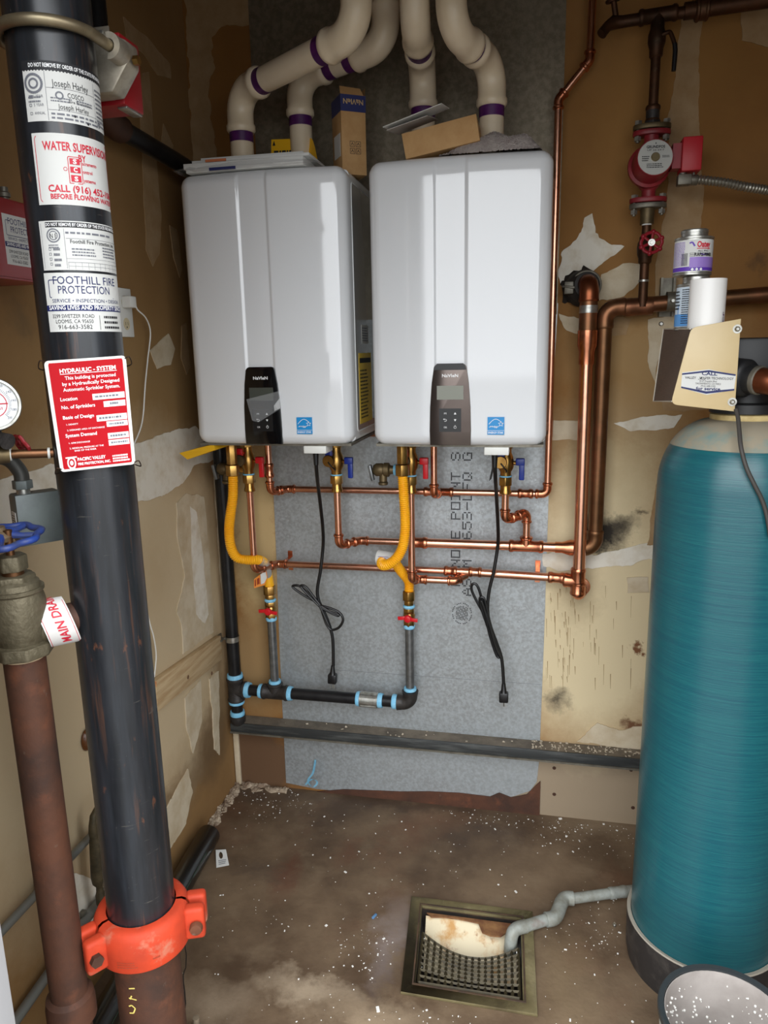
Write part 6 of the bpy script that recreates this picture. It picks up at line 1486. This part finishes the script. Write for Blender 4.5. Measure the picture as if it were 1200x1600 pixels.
put_print(pt, GINK, inkrows(.2, .85, .1, .4, 3, 2), quad_map(P[0], P[1], P[2], P[3], V((0,0,.0012))))
tp = [at(492,1187,-.006), at(491,1195,-.02), at(488,1208,-.03), at(481,1218,-.035), at(483,1226,-.04), at(490,1229,-.045), at(495,1222,-.045), at(489,1217,-.04), at(482,1220,-.04), at(477,1226,-.05)]
for q_ in tp: q_.z = max(q_.z, .003)
mb = MB(); S = spline(tp, 6); V_ = []
for i, q_ in enumerate(S): V_ += [q_+V((-.002,0,.0)), q_+V((.007,-.006,.003))]
mb.add(V_, [(2*i, 2*i+1, 2*i+3, 2*i+2) for i in range(len(S)-1)]); o = mb.build('tape_curl', DOPE, None, weld=False); tag(o, 'curl of light blue sealing tape on the floor below the galvanized sheet', 'tape')
p = atZ(585, 1433); o = MB().obox(p+V((0,0,.003)), [V((.4,.9,0)).normalized(), V((.9,-.4,0)).normalized(), V((0,0,1))], (.009,.003,.0025)).build('blue_scrap', mat('scrap_blue', (90,130,170), .5), None, bevel=.001); tag(o, 'tiny blue scrap on the floor left of the drain', 'scrap')
p = atZ(960, 1448); o = MB().lathe([(0,.010),(.004,.010),(.005,.007),(.004,.006),(.003,.0),(0,0)], p, V((.0,0,1)), n=10).build('screw', ZINC, None); tag(o, 'small zinc screw lying on the floor beside the tank', 'screw')
p = atZ(306, 1590, .05); sbt = thing('anchor_bolt', 'grimy anchor bolt with nut sticking out of the floor beside the riser', 'bolt', (p.x, p.y, 0))
GR = mat('grimy_steel', (140,126,106), .75, .2, col2=(110,96,78), scale=40)
MB().cyl((p.x,p.y,0), (p.x,p.y,.05), .0075, 14).build('stud', GR, sbt); MB().hexa((p.x,p.y,.006), (p.x,p.y,.022), .017).build('nut', GR, sbt, bevel=.002); MB().lathe([(.008,0),(.024,0),(.023,.006),(.008,.007)], (p.x,p.y,.0), n=18).build('washer', GR, sbt)
# hairline crack in the slab beside the riser
ck = spline([atZ(x, y, .0006) for x, y in ((300,1405),(294,1440),(288,1470),(291,1500),(286,1530),(290,1560),(287,1600),(292,1640))], 5)
mb = MB(); V_ = []
for i, q_ in enumerate(ck):
    k = .0012+.0016*abs(noise.noise(q_*60)); j_ = .004*noise.noise(q_*45); V_ += [q_+V((j_-k,0,0)), q_+V((j_+k,0,0))]
mb.add(V_, [(2*i, 2*i+1, 2*i+3, 2*i+2) for i in range(len(ck)-1)]); mb.build('slab_crack', mat('crack_dark', (34,28,24), .95), flo, smooth=0, weld=False)
# flakes of plaster all over the floor
mb = MB(); rnd = random.Random(77)
hot = [atZ(900,1290), atZ(610,1490), atZ(700,1590), atZ(780,1270), atZ(940,1470), atZ(420,1250)]
def spot():
    if rnd.random() < .55:
        c_ = rnd.choice(hot); return c_.x+rnd.gauss(0,.10), c_.y+rnd.gauss(0,.06)
    return rnd.uniform(.1, 1.7), rnd.uniform(-1.15, -.02)
n_ok = 0
while n_ok < 900:
    x, y = spot()
    if not (.03 < x < 2 and -1.6 < y < -.012): continue
    if .70 < x < 1.07 and -.79 < y < -.43 and rnd.random() < .97: continue
    if (x-TX)**2+(y-TY)**2 < .19**2 or (x-RXc)**2+(y-RYc)**2 < .1**2: continue
    s = min(.0007*math.exp(rnd.gauss(.0, .55)), .004); q = Matrix.Rotation(rnd.random()*6.28, 3, 'Z')
    mb.obox((x, y, s*.35+.0004), [q @ V((1,0,0)), q @ V((0,1,0)), V((0,0,1))], (s*rnd.uniform(.8,2.2), s, s*.4)); n_ok += 1
o = mb.build('plaster_flakes', mat('plaster_white', (232,230,224), .8), None, smooth=0, weld=False); o['kind'] = 'stuff'; o['label'] = 'white plaster flakes scattered over the brown concrete floor'; o['category'] = 'debris'
